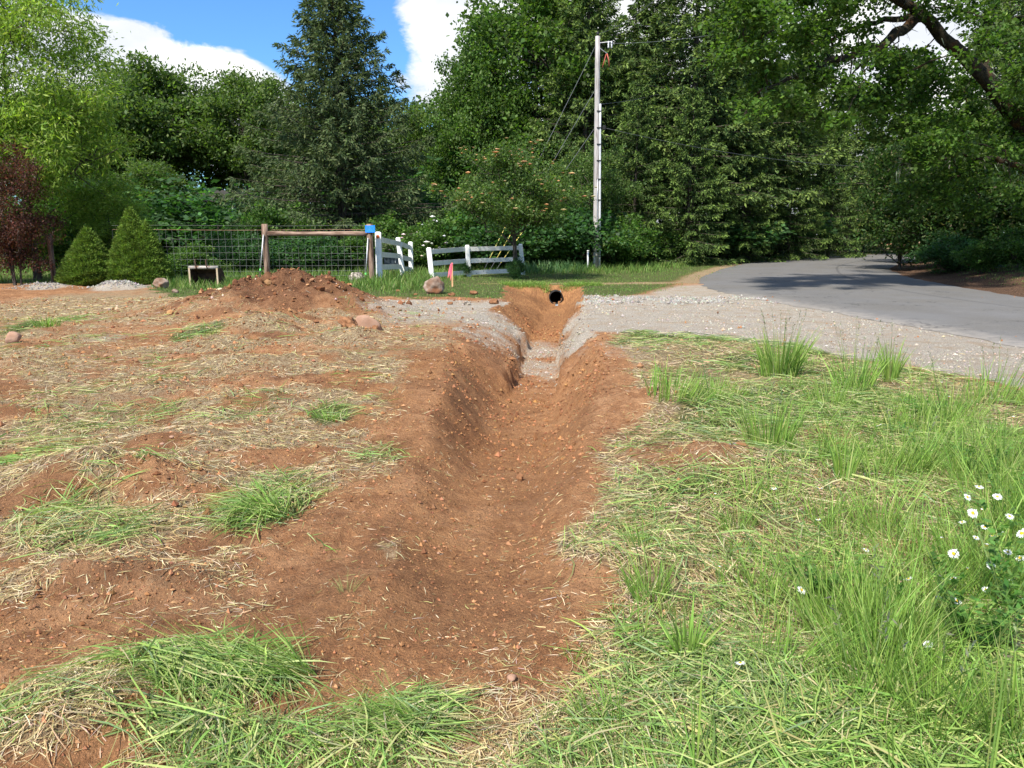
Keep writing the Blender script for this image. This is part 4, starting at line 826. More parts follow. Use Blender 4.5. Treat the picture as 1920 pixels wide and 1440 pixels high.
# blossoms
def blossoms(o, lib, n, zmin, rmin, sz, cols, flat):
    me = LIB[lib][1]; idx = r.integers(0, len(me.vertices) // 4, n * 30) * 4
    co = np.array([me.vertices[int(i)].co[:] for i in idx]); rad = np.linalg.norm(co[:, :2], axis=1); sel = co[((rad > rmin) | (co[:, 2] > zmin))][:n]; sel = sel * np.array([1.03, 1.03, 1.01])
    bv, bf = OCT; V = (bv[None] * r.uniform(*sz, (len(sel), 1, 1)) * np.array([1.5, 1.5, flat]) * (1 + .3 * r.normal(size=(len(sel), 6, 1))) + sel[:, None] + [0, 0, .05]).reshape(-1, 3); Fs = (bf[None] + (np.arange(len(sel)) * 6)[:, None, None]).reshape(-1, 3)
    build('blossom', V, Fs, M['petal'], o, {'col': np.repeat(palette(len(sel), cols, [1, 1]), 6, 0)}, kind='stuff')
for o in list(C.objects):
    if o.get('label', '').startswith('small rowan'): blossoms(o, 'rowan', 190, 3.7, 1.6, (.04, .075), [(.62, .36, .17), (.55, .44, .24)], .45)
    if o.get('label', '').startswith('white-flowering'): blossoms(o, 'shrub', 40, 1.7, .9, (.04, .07), [(.8, .78, .76), (.8, .7, .74)], .8)

# clipped dwarf spruces
def cone_bush(name, px, D, h, R, label, lobes, seed):
    r = np.random.default_rng(seed); X0 = X_at(px, D); z0 = float(height(np.array([X0]), np.array([D]))[0])
    o = thing(name, label, 'conical shrub', (X0, D, z0)); n = 15000
    def surf(th, t):
        pr0 = np.where(t < .18, .86 + t * .8, (1 - ((t - .18) / .82) ** 1.25) ** .9); rr = R * pr0
        P = np.stack([rr * np.cos(th), rr * np.sin(th), t * h], -1)
        return P
    # core, with secondary leaders
    cores = [(0, 0, h, R)] + lobes
    CV, CF, nn = [], [], 0; LP, LA = [], []
    for (ox, oy, hh, RR) in cores:
        th = np.linspace(0, 2 * math.pi, 49)[:-1]; t = np.linspace(0, .995, 26); TH, T_ = np.meshgrid(th, t)
        bump = 1 + .13 * (fbm(TH * 1.5 + ox * 9, T_ * 5 + seed, 1.2, 3, seed) - .5) + .05 * np.sin(T_ * 44 + 3 * np.sin(TH * 2))
        pr0 = np.where(T_ < .16, .82 + T_ * 1.1, (1 - ((T_ - .16) / .84) ** 1.12) ** .95); rr = RR * pr0 * bump * .93
        Vv = np.stack([ox + rr * np.cos(TH), oy + rr * np.sin(TH), T_ * hh], -1).reshape(-1, 3); i = np.arange(25 * 48).reshape(25, 48); q = np.stack([i, np.roll(i, -1, 1), np.roll(i, -1, 1) + 48, i + 48], -1).reshape(-1, 4)
        CV.append(Vv); CF.append(q + nn); nn += len(Vv)
        m = int(n * RR * hh / (R * h)); th = r.random(m) * 6.283; tt_ = 1 - np.sqrt(r.random(m)); pr0 = np.where(tt_ < .16, .82 + tt_ * 1.1, (1 - ((tt_ - .16) / .84) ** 1.12) ** .95)
        bump = 1 + .13 * (fbm(th * 1.5 + ox * 9, tt_ * 5 + seed, 1.2, 3, seed) - .5) + .05 * np.sin(tt_ * 44 + 3 * np.sin(th * 2)); rr = RR * pr0 * bump * r.uniform(.9, 1.0, m)
        P = np.stack([ox + rr * np.cos(th), oy + rr * np.sin(th), tt_ * hh], 1); LP.append(P); LA.append(unit(np.stack([np.cos(th), np.sin(th), .7 + 0 * th], 1) + .5 * r.normal(size=(m, 3))))
    LP, LA = np.concatenate(LP), np.concatenate(LA); S = unit(np.cross(LA, r.normal(size=LA.shape)))
    build('core', np.concatenate(CV), np.concatenate(CF), M['conecore'], o, smooth=True)
    lv, lf = leafquads(LP, LA, S, .11 * r.uniform(.6, 1.3, len(LP)), .034)
    clus = sm(fbm(LP[:, 0] * 3 + LP[:, 1] * 2, LP[:, 2] * 3, 3, 3, seed), .3, .7)[:, None]
    build('foliage', lv, lf, M['needle'], o, {'col': np.repeat(np.clip(palette(len(LP), [(.12, .19, .03), (.16, .24, .04), (.085, .14, .022)], [4, 3, 2], .12, r) * (.8 + .5 * clus), .003, .5), 4, 0)}, kind='stuff')
M['conecore'] = solid('clipped_core', (.05, .085, .015), (.07, .115, .02), 20, .95, .8, 40, spec=.05)
cone_bush('clipped_spruce', 163, 25.4, 1.85, .92, 'shorter clipped conical spruce shrub, next to the purple shrub', [(-.35, -.1, 1.1, .62), (.42, .1, 1.05, .58)], 3)
cone_bush('clipped_spruce', 248, 25.6, 2.52, .86, 'taller clipped conical spruce shrub with a second blunt leader', [(.42, -.05, 2.1, .74), (-.2, -.25, 1.3, .62), (.55, -.2, 1.3, .6)], 5)

# ------------------------------------------------------------------ utility pole and lines
def zg(x, y): return float(height(np.array([float(x)]), np.array([float(y)]))[0])
PX, PY = X_at(1119, 36.5), 36.5; pz = zg(PX, PY)
ptop = p3(1113.5, 68, 36.5)[2]; ph = ptop - pz
pole = thing('utility_pole', 'weathered grey wooden utility pole with conduits at the edge of the lawn', 'utility pole', (PX, PY, pz))
lean = -.14
def on_pole(z, dx=0, dy=0): return (lean * z / ph + dx, dy, z)
MB().tube([on_pole(z) for z in np.linspace(-.3, ph, 10)], np.linspace(.165, .105, 10), 16).build('shaft', M['polewood'], pole, True)
MB().tube([on_pole(z, .16 - .045 * z / ph, -.10) for z in np.linspace(0, ph * .72, 8)], .042, 8).build('conduit', M['conduit'], pole, True)
MB().tube([on_pole(z, .02, -.17 + .05 * z / ph) for z in np.linspace(0, ph * .40, 6)], .022, 8).build('conduit', M['galv'], pole, True)
for f in (.06, .14, .22, .31, .40, .48, .55, .62, .69): MB().box(on_pole(ph * f, .10 - .03 * f, -.115), (.22, .10, .03)).build('strap', M['black'], pole)
MB().tube([on_pole(ph * .03, -.11, -.12), on_pole(ph * .03 + .35, -.11, -.12)], .03, 6).build('ground_plate', M['galv'], pole)
b = MB(); b.tube([on_pole(ph), on_pole(ph + .09)], .02, 6); b.tube([on_pole(ph + .07), on_pole(ph + .10), on_pole(ph + .13), on_pole(ph + .17), on_pole(ph + .2)], [.05, .085, .05, .07, .02], 12); b.build('insulator', M['black'], pole, True)
MB().tube([on_pole(ph - .28, .08), on_pole(ph - .22, .62)], .022, 6).build('bracket_arm', M['galv'], pole)
for dx in (.48, .62): 
    b = MB(); b.tube([on_pole(ph - .20 - k_ * .05, dx) for k_ in range(7)], [.02, .045, .025, .045, .025, .045, .02], 8); b.build('insulator', M['conduit'], pole, True)
b = MB(); b.tube([on_pole(ph - .50, .1), on_pole(ph - .72, .42)], .016, 6); b.build('bracket_arm', M['galv'], pole)
MB().tube([on_pole(ph - .72, .42), on_pole(ph - 1.0, .50), on_pole(ph - 1.25, .52)], .028, 8).build('cutout_fuse', M['red'], pole, True)
MB().tube([on_pole(ph - .74, .38), on_pole(ph - 1.1, .28), on_pole(ph - 1.3, .22)], .018, 8).build('cutout_fuse', M['red'], pole, True)
b = MB(); b.box(on_pole(ph * .62, .32, -.02), (.16, .14, .2), bev=.03); b.build('terminal_box', M['black'], pole)
base = np.array([PX, PY, pz])
def cable(name, label, a, b_, sag, rad=.012, m='cable', cat='cable', group=None):
    a, b_ = np.array(a, float), np.array(b_, float); t = np.linspace(0, 1, 24)[:, None]; P = a * (1 - t) + b_ * t; P[:, 2] -= (4 * sag * t * (1 - t))[:, 0]
    o = MB().tube(P - a, rad, 5).build(name, M[m], None, True); o.location = tuple(a); return tag(o, label, cat, group)
T0 = base + np.array(on_pole(ph + .1)); LW_ = 'overhead lines from the utility pole'
cable('power_line', 'highest power line rising from the pole top toward the top of the photo', T0, p3(1290, -60, 24), .3, .008, group=LW_)
cable('power_line', 'power line running from the pole up across the overhanging maple', base + np.array(on_pole(ph - .3, .5)), p3(1850, -70, 22), .5, .008, group=LW_)
cable('power_line', 'power line crossing the dark firs halfway up the pole', base + np.array(on_pole(ph * .72, .15)), p3(1330, 140, 52), .3, .007, group=LW_)
cable('telephone_line', 'telephone line running right from the terminal box across the firs', base + np.array(on_pole(ph * .62, .35)), p3(1900, 300, 52), 1.0, .008, group=LW_)
cable('guy_wire', 'upper guy wire stretched down left from near the pole top', base + np.array(on_pole(ph * .96, -.1)), (X_at(905, 33), 33.0, .05), 0, .010, group='guy wires of the utility pole')
cable('guy_wire', 'middle guy wire stretched down left from the pole', base + np.array(on_pole(ph * .78, -.1)), (X_at(916, 33), 33.0, .05), 0, .010, group='guy wires of the utility pole')
cable('guy_wire', 'lowest guy wire stretched down left from the pole', base + np.array(on_pole(ph * .62, -.1)), (X_at(927, 33), 33.0, .05), 0, .010, group='guy wires of the utility pole')
for k_, (px, lab) in enumerate(((906, 'leftmost yellow guard sleeve on the guy wires behind the white fence'), (917, 'middle yellow guard sleeve on the guy wires behind the white fence'), (928, 'rightmost yellow guard sleeve on the guy wires behind the white fence'))):
    a = np.array([X_at((905, 916, 927)[k_], 33), 33.0, .05]); b_ = base + np.array(on_pole(ph * (.96, .78, .62)[k_], -.1)); d = (b_ - a) / np.linalg.norm(b_ - a)
    o = MB().tube([d * .5, d * 2.4], .019, 8).build('guy_guard', M['yellow'], None, True); o.location = tuple(a + 0 * d); tag(o, lab, 'cable guard', 'yellow guards on the guy wires')

# ------------------------------------------------------------------ fences
def post_part(parent, name, x, y, z0, h, wd, m, leanx=0, leany=0, cap=True, rnd=False, origin=(0, 0, 0), bev=.006):
    b = MB(); ox, oy, oz = origin
    if rnd: b.tube([(x - ox + leanx * t, y - oy + leany * t, z0 - oz + (h + .2) * t - .2) for t in np.linspace(0, 1, 8)], wd / 2 * (1 + .05 * np.sin(np.arange(8) * 2.3)), 14)
    else:
        P0 = np.array([x - ox, y - oy, z0 - oz - .2]); P1 = P0 + np.array([leanx, leany, h + .2]); hw = wd / 2
        V = []; 
        for P in (P0, P1): V += [P + np.array([a * hw, c * hw, 0]) for a, c in ((-1, -1), (1, -1), (1, 1), (-1, 1))]
        V += [P1 + np.array([a * hw * .55, c * hw * .55, hw * .45]) for a, c in ((-1, -1), (1, -1), (1, 1), (-1, 1))]
        Fc = [(3, 2, 1, 0)] + [(k, (k + 1) % 4, 4 + (k + 1) % 4, 4 + k) for k in range(4)] + [(4 + k, 4 + (k + 1) % 4, 8 + (k + 1) % 4, 8 + k) for k in range(4)] + [(8, 9, 10, 11)]
        b.add(V, Fc)
    return b.build(name, M[m], parent, smooth=rnd)
def rail_part(parent, a, b_, hgt, thick, m, origin, name='rail'):
    a, b_ = np.array(a, float) - origin, np.array(b_, float) - origin; d = b_ - a; L = np.linalg.norm(d); d /= L; s = np.cross(d, [0, 0, 1]); s /= np.linalg.norm(s); u = np.cross(s, d)
    V = [p + s * i * thick / 2 + u * j * hgt / 2 for p in (a, b_) for i, j in ((-1, -1), (1, -1), (1, 1), (-1, 1))]
    Fc = [(0, 1, 2, 3), (7, 6, 5, 4)] + [(k, 4 + k, 4 + (k + 1) % 4, (k + 1) % 4) for k in range(4)]
    return MB().add(V, Fc).build(name, M[m], parent)
def ptz(px, py, D): return p3(px, py, D)
# fence A: short panel running away from the camera
A1, A2, A3 = p3(712, 525, 26.8), p3(757, 512, 30.0), p3(771, 506, 31.5)
fo = np.array([A1[0], A1[1], 0.]); fa = thing('white_fence', 'short white rail fence running back from the log post, with an orange reflector', 'fence', tuple(fo))
ptA = []
for (P, pyt, D, wd, lx) in ((A1, 437, 26.8, .20, 0), (A2, 447, 30.0, .17, -.18), (A3, 455, 31.5, .17, 0)):
    zt = p3(700, pyt, D)[2]; z0 = zg(P[0], D); post_part(fa, 'post', P[0], D, z0, zt - z0, wd, 'whitewood', lx, 0, origin=fo); ptA.append((P[0] + lx * .7, D, zt, z0))
for (i, j) in ((0, 1), (1, 2)):
    for dz in (.22, .72, 1.15):
        a, b_ = ptA[i], ptA[j]; rail_part(fa, (a[0] + .05, a[1] + .1, a[2] - dz), (b_[0] + .02, b_[1] - .09, b_[2] - dz * .92), .175, .045, 'whitewood', fo)
b = MB(); b.tube([(-.0, -.105, ptA[0][2] - .12), (0, -.125, ptA[0][2] - .12)], .06, 14); b.build('reflector', M['orange'], fa)
# fence B: leaning three-rail fence
fo = np.array([p3(806, 520, 28.3)[0], 28.3, 0.]); fb = thing('white_fence', 'longer white three-rail fence leaning left, mildewed on its right half', 'fence', tuple(fo))
Bp = []
for (pb, pt, D, tp, bt) in ((811, 804, 28.3, 466, 519), (880, 876, 30.3, 461, 506), (982, 976, 31.8, 459, 503)):
    xb = p3(pb, 500, D)[0]; xt = p3(pt, 460, D)[0]; zt = p3(800, tp, D)[2]; z0 = zg(xb, D); post_part(fb, 'post', xb, D, z0, zt - z0, .17, 'whitewood' if pb < 900 else 'whitedirty', xt - xb, 0, origin=fo); Bp.append((xb, xt, D, zt, z0))
for (i, j, mm) in ((0, 1, 'whitewood'), (1, 2, 'whitedirty')):
    for f in (.90, .52, .14):
        a, b_ = Bp[i], Bp[j]; P = [np.array([q[0] + (q[1] - q[0]) * f, q[2], q[4] + (q[3] - q[4]) * f]) for q in (a, b_)]
        P[0][0] += .07; P[1][0] -= .07; rail_part(fb, P[0] + [0, -.02, 0], P[1] + [0, -.02, 0], .165, .045, mm, fo)
# log H-frame with sign and wire
D1 = 26.3; xL, xR = p3(497, 440, D1)[0], p3(695, 440, D1)[0]; g0 = zg(xL, D1); fo = np.array([xL, D1, g0])
lf_ = thing('log_brace', 'rustic brace of two thick log posts joined by a log rail', 'fence brace', tuple(fo))
zt = p3(500, 420, D1)[2]; post_part(lf_, 'post', xL, D1, g0, zt - g0, .205, 'oldwood', rnd=True, origin=fo); gR = zg(xR, D1); post_part(lf_, 'post', xR, D1, gR, zt - gR, .215, 'oldwood', -.03, rnd=True, origin=fo)
zr = p3(500, 438, D1)[2]; MB().tube([(x, 0, zr - g0 + .006 * math.sin(x * 5)) for x in np.linspace(.09, xR - xL - .11, 9)], .078, 12, ov=1).build('rail', M['oldwoodx'], lf_, True)
def rod(px1, py1, px2, py2, lab):
    a, b_ = p3(px1, py1, D1 - .16), p3(px2, py2, D1 - .14); o = thing('leaning_rod', lab, 'metal rod', tuple(a)); MB().tube([(0, 0, 0), b_ - a], .022, 8).build('shaft', M['galv'], o, True)
    d = b_ - a; MB().tube([d * .16, d * .20], .032, 8).build('tape_band', M['neon'], o); MB().tube([d * -.02, d * .07], .034, 8).build('foot', M['oldwood'], o)
rod(487, 520, 494, 440, 'grey metal rod with lime tape leaning on the left log post'); rod(685, 528, 690, 446, 'grey metal rod with lime tape leaning on the log post with the blue sign')
sp = p3(694, 429.5, D1 - .14); sg = thing('blue_sign', 'small blue plate with faint writing on the right log post', 'sign', tuple(sp))
MB().box((0, 0, 0), (.33, .012, .235), bev=.004).build('plate', M['blue'], sg)
b = MB()
for i, zz in enumerate((.07, .035, .0, -.035, -.075)):
    x = -.12
    while x < .11:
        wv = random.uniform(.012, .035); 
        if random.random() < .75: b.box((x + wv / 2, -.008, zz), (wv * .8, .002, .012))
        x += wv + .008
b.build('faint_lettering', M['paleblue'], sg, kind='stuff')
# wire fence
xW = p3(215, 450, D1 + .3)[0]; fo = np.array([xW, D1 + .2, 0]); wf = thing('wire_fence', 'tall square-mesh wire fence stretched between log posts', 'fence', tuple(fo))
LWf = xR - xW; zs = [p3(500, py, D1 + .2)[2] for py in (423, 431, 448, 462, 474.5, 487, 498, 508, 517)]
for i, z_ in enumerate(zs):
    x = np.linspace(0, LWf, 30); MB().tube(np.c_[x, .02 * np.sin(x * 1.3), z_ + .012 * np.sin(x * .9 + i)], .0032 if i != 1 else .006, 4).build('wire', M['rustwire' if i == 1 else 'wire'], wf)
mw = MB().tube([(0, 0, zs[1]), (.006, 0, (zs[1] + zs[-1]) / 2), (0, 0, zs[-1])], .0036, 4).build('wire', M['wire'], wf); n = int(LWf / .222)
for k_ in range(1, n):
    c = mw.copy(); C.objects.link(c); c.parent = wf; c.location = (k_ * .222, .02 * math.sin(k_ * .29), 0)
xq = p3(93, 450, D1)[0]; lp = thing('log_post', 'single brown log post beside the purple shrub', 'post', (xq, D1, zg(xq, D1))); post_part(lp, 'shaft', 0, 0, 0, p3(95, 440, D1)[2] - zg(xq, D1), .17, 'oldwood', rnd=True)
# digger bucket
bx0, bD = p3(383, 530, 24.3)[0], 24.3; bz = zg(bx0, bD); bk = thing('digger_bucket', 'rusty excavator bucket lying open toward the camera in the grass', 'bucket', (bx0, bD, bz), rz=-.05)
wB, hB = .88, .60; prof = [(.0, hB - .02), (.10, hB), (.30, hB - .06), (.48, hB - .22), (.50, hB - .42), (.40, .05), (.2, .0), (.02, .0)]
V = [(sx * wB / 2, y, z) for (y, z) in prof for sx in (-1, 1)] + [(sx * wB / 2, y - .0, z) for (y, z) in [(p[0] * .94 + .012, p[1] * .93 + .02) for p in prof] for sx in (-1, 1)]
n = len(prof); Fc = [(2 * i, 2 * i + 1, 2 * i + 3, 2 * i + 2) for i in range(n - 1)] + [(2 * n + 2 * i, 2 * n + 2 * i + 2, 2 * n + 2 * i + 3, 2 * n + 2 * i + 1) for i in range(n - 1)]
MB().add(V, Fc).build('shell', M['rust'], bk)
MB().tube([(-wB / 2 - .02, .02, hB - .02), (wB / 2 + .02, .02, hB - .02)], .055, 10).build('top_lip', M['steel'], bk, True)
for sx in (-1, 1):
    V = [(sx * wB / 2 - .014, y, z) for y, z in prof] + [(sx * wB / 2 + .014, y, z) for y, z in prof]; Fc = [tuple(range(n)), tuple(range(2 * n - 1, n - 1, -1))] + [(i, (i + 1) % n, n + (i + 1) % n, n + i) for i in range(n)]
    MB().add(V, Fc).build('side_plate', M['rust'], bk); MB().box((sx * wB / 2, -.015, hB / 2 - .02), (.05, .03, hB - .02)).build('side_cutter', M['tan'], bk)
for x in (-.22, .12): MB().tube([(x + .03, -.04, hB - .05), (x, -.03, hB + .02), (x - .02, 0, hB + .12), (x - .04, .03, hB + .2), (x - .0, .05, hB + .24)], .02, 8).build('hook', M['rust'], bk, True)
# boulders and lumps
def rock(name, px, py, D, rx, ry, rz_, label, m, seed, cat='boulder', sink=.18, rough_=.18, sub=4, rot=0, tilt=0):
    import bmesh
    bm = bmesh.new(); bmesh.ops.create_icosphere(bm, subdivisions=sub, radius=1); bm.verts.index_update(); r = np.random.default_rng(seed)
    V = np.array([v.co[:] for v in bm.verts]); Fc = np.array([[v.index for v in f.verts] for f in bm.faces]); bm.free()
    for _ in range(9):
        d = unit(r.normal(size=3)); c = r.uniform(.62, .9); s = V @ d; V = V - np.where(s > c, (s - c) * .85, 0)[:, None] * d
    V *= (1 + rough_ * (fbm(V[:, 0] + V[:, 2] * 1.7, V[:, 1] - V[:, 2] * 1.3, 1.6, 5, seed) - .5) * 2)[:, None]
    V = V * [rx, ry, rz_]; V = V @ rotz(rot).T
    x0 = p3(px, 500, D)[0]; z0 = zg(x0, D); V[:, 2] += rz_ * (1 - sink * 2); o = build(name, V, Fc, M[m], None, None, True); o.location = (x0, D, z0); o.rotation_euler[1] = tilt; return tag(o, label, cat)
rock('boulder', 812, 545, 21.3, .31, .27, .30, 'muddy brown boulder beside the stake at the edge of the gravel drive', 'rock', 4, tilt=-.1)
rock('boulder', 668, 528, 25.6, .29, .25, .23, 'lichen-spotted grey boulder in the grass left of the log post with the sign', 'lichen', 8, rough_=.3)
rock('boulder', 300, 533, 23.2, .25, .2, .19, 'brown muddy boulder between the gravel heap and the digger bucket', 'rock', 12)
rock('stone', 325, 550, 21.5, .10, .08, .07, 'small brown stone on the soil just right of the muddy boulder', 'rock', 13, 'stone', sub=3)
rock('stone_slab', 682, 622, 12.6, .26, .08, .15, 'flat pinkish stone slab leaning on an earth lump left of the ditch', 'slab', 15, 'stone', rough_=.12, sub=3, rot=.15, tilt=.45)
rock('earth_lump', 652, 628, 12.2, .17, .15, .14, 'dark hollowed earth lump in front of the pinkish slab', 'earthball', 17, 'earth clod', rough_=.5)
rock('earth_lump', 700, 634, 12.0, .05, .05, .05, 'small round earth lump at the right end of the pinkish slab', 'earthball', 18, 'earth clod', rough_=.5, sub=3)
rock('stone', 8, 645, 11.4, .12, .1, .1, 'pinkish stone at the left edge of the photo on the straw', 'slab', 19, 'stone', sub=3)
rock('stone', 1565, 820, 5.55, .055, .03, .022, 'flat reddish stone in the mown grass right of the ditch', 'slab', 20, 'stone', sub=3)
rock('earth_lump', 1405, 868, 5.2, .07, .05, .035, 'dark earth clod just right of the lone daisy by the ditch', 'earthball', 22, 'earth clod', rough_=.5, sub=3)
rock('earth_lump', 975, 870, 5.7, .035, .03, .03, 'small clod on the floor of the ditch', 'earthball', 27, 'earth clod', rough_=.5, sub=3)
for (px, D, s, lab, m) in ((778, 20.9, .06, 'small clod immediately left of the muddy boulder', 'earthball'), (846, 20.8, .10, 'clod on the gravel just right of the muddy boulder', 'earthball'), (843, 17.9, .07, 'clod on the gravel in front of the muddy boulder', 'earthball'),
                      (875, 17.8, .09, 'small grey stone on the gravel left of the ditch', 'lichen'), (925, 18.2, .12, 'earth clod on the gravel next to the ditch edge', 'earthball'), (888, 21.2, .12, 'earth clod at the grass edge by the clay slope', 'earthball'), (745, 21.8, .07, 'clod at the grass edge left of the muddy boulder', 'earthball')):
    rock('stone' if m == 'lichen' else 'earth_lump', px, 0, D, s, s * .8, s * .6, lab, m, int(px), 'stone' if m == 'lichen' else 'earth clod', rough_=.45, sub=3)
for (px, py, s, lab) in ((275, 850, .020, 'leftmost of three reddish pebbles on the bare soil mound'), (295, 842, .022, 'middle of three reddish pebbles on the bare soil mound'), (382, 857, .022, 'rightmost of three reddish pebbles on the bare soil mound'), (785, 1002, .012, 'pale pebble on the bare soil below the ditch mouth'), (812, 1014, .011, 'brown pebble just right of the pale one'), (380, 1168, .010, 'tiny white pebble on soil above the flattened grass'), (960, 1292, .02, 'brown clod at the grass edge near the bottom')):
    x0, D = gp(px, py); rock('pebble', px, 0, D, s, s * .8, s * .55, lab, 'slab', int(px), 'pebble', sub=2)
# culvert
cv = thing('culvert_pipe', 'round black culvert pipe mouth at the far end of the ditch', 'pipe', (pcx, PIPE_Y, pcz))
k_ = 28; rings = []; 
for j, yy in enumerate(np.linspace(0, 3.2, 65)): rings.append((yy, pr + (.010 if j % 2 else 0)))
V = [(R_ * math.cos(2 * math.pi * i / k_), yy, R_ * math.sin(2 * math.pi * i / k_)) for yy, R_ in rings for i in range(k_)] + [((pr - .02) * math.cos(2 * math.pi * i / k_), yy, (pr - .02) * math.sin(2 * math.pi * i / k_)) for yy in (0, 3.2) for i in range(k_)]
nr = len(rings); Fc = [(j * k_ + i, j * k_ + (i + 1) % k_, (j + 1) * k_ + (i + 1) % k_, (j + 1) * k_ + i) for j in range(nr - 1) for i in range(k_)]; o_ = nr * k_
Fc += [(o_ + i, o_ + k_ + i, o_ + k_ + (i + 1) % k_, o_ + (i + 1) % k_) for i in range(k_)] + [(i, o_ + i, o_ + (i + 1) % k_, (i + 1) % k_) for i in range(k_)] + [tuple(o_ + k_ + i for i in range(k_))]
MB().add(V, Fc).build('barrel', M['black'], cv, True)
# stake with ribbon
sx_, sD = p3(848, 520, 24.2)[0], 24.2; st = thing('survey_stake', 'wooden survey stake with a pink ribbon in front of the white fence', 'stake', (sx_, sD, zg(sx_, sD)))
MB().box((0, 0, .34), (.05, .03, .80)).build('lath', M['stake'], st)
V, Fc, _ = strips(np.array([[-.01, -.03, .72], [-.03, -.03, .70]]), unit(np.array([[-.14, 0, -1], [-.22, 0, -1]])), np.array([.55, .45]), np.array([.07, .06]), unit(np.array([[1, .3, .0], [1, -.3, 0]])), 0, 5, np.array([[.05, 0, 0], [-.03, 0, 0]]))
build('ribbon', V, Fc, M['pink'], st); MB().box((-.005, 0, .71), (.065, .045, .05), bev=.01).build('ribbon_knot', M['pink'], st)
# cabinets, markers
def cabinet(name, px, py, D, wdt, dpt, hgt, m, label):
    x0 = p3(px, py, D)[0]; o = thing(name, label, 'cabinet', (x0, D, zg(x0, D))); MB().box((0, 0, hgt / 2 - .05), (wdt, dpt, hgt + .1), bev=.015).build('housing', M[m], o); MB().box((0, -.01, hgt + .02), (wdt + .04, dpt + .06, .05), bev=.012).build('lid', M[m], o); MB().box((wdt * .3, -dpt / 2 - .012, hgt * .6), (.03, .02, .1)).build('latch', M['galv'], o)
cabinet('utility_cabinet', 1878, 470, 29.0, .34, .3, .95, 'boxgreen', 'grey-green utility cabinet standing on the right bank under the trees')
cabinet('utility_cabinet', 735, 500, 33.5, .62, .5, .75, 'boxdark', 'dark grey utility cabinet behind the short white fence')
x0 = p3(1102, 500, 35.5)[0]; mk = thing('marker_post', 'short white marker post just left of the utility pole', 'marker post', (x0, 35.5, zg(x0, 35.5))); MB().tube([(0, 0, -.1), (0, 0, .85)], .04, 10).build('shaft', M['conduit'], mk, True); MB().tube([(0, 0, .85), (0, 0, .9)], .05, 10).build('cap', M['whitewood'], mk, True)
# house far behind
hX, hD = p3(412, 400, 49)[0], 49; hs = thing('white_house', 'white house glimpsed through the trees left of the spruce', 'house', (hX, hD, 1.35)); hs.scale = (.5, .5, .55)
MB().box((0, 3, 3.1), (7, 6, 2.0)).build('wall', M['siding'], hs); MB().box((0, 3, 1.0), (6.8, 5.6, 2.2)).build('basement_wall', M['roof'], hs)
V = [(-4, -.6, 4.1), (4, -.6, 4.1), (4, 6.6, 4.1), (-4, 6.6, 4.1), (-4, 3, 5.5), (4, 3, 5.5)]; MB().add(V, [(0, 1, 5, 4), (2, 3, 4, 5), (0, 4, 3), (1, 2, 5), (0, 3, 2, 1)]).build('roof', M['roof'], hs)
for x in (-2.2, 0, 2.2):
    wdw = MB().box((x, -.02, 3.2), (1.1, .1, 1.0)).build('window', M['siding'], hs); MB().box((x, -.08, 3.2), (.95, .05, .85)).build('pane', M['glass'], wdw)
MB().box((0, -1.2, 2.05), (7.4, 2.2, .12)).build('deck', M['siding'], hs)
for x in (-3.5, 0, 3.5): MB().tube([(x, -2.1, -.3), (x, -2.1, 2.0)], .08, 6).build('deck_post', M['siding'], hs)
t_('plum', 'red_maple_shrub', 416, 60, 1.9, 1.3, 'small red-leaved shrub far behind the wire fence', 'shrub', rz=1)
# iris leaves by the pole
for (px, D, lab, pl) in ((1035, 33.2, 'clump of sword-leaved irises right of the white fence', 0), (1060, 33.6, 'clump of sword-leaved irises midway to the utility pole', 0), (1085, 34.2, 'clump of sword-leaved irises just left of the utility pole', 1), (998, 32.6, 'pale green daylily clump by the last white fence post', 0)):
    x0 = p3(px, 500, D)[0]; n = 90; px_ = x0 + rng.normal(size=n) * .28; py_ = D + rng.normal(size=n) * .2; z_ = height(px_, py_); a = rng.random(n) * 6.28
    V, Fc, k_ = strips(np.stack([px_ - x0, py_ - D, z_], 1), unit(np.stack([.3 * np.cos(a), .3 * np.sin(a), 1 + 0 * a], 1)), rng.uniform(.3, .65, n), .035, np.stack([np.cos(a + 1), np.sin(a + 1), 0 * a], 1), .05, 3, np.stack([np.cos(a), np.sin(a), 0 * a], 1) * .15)
    o = build('iris_clump', V, Fc, M['grass'], None, {'col': np.repeat(palette(n, [(.09, .19, .07), (.13, .24, .09)], [1, 1]), k_, 0)}, kind='stuff'); e_ = thing('iris_clump', lab, 'plant', (x0, D, 0)); o.name = 'leaves'; o.parent = e_

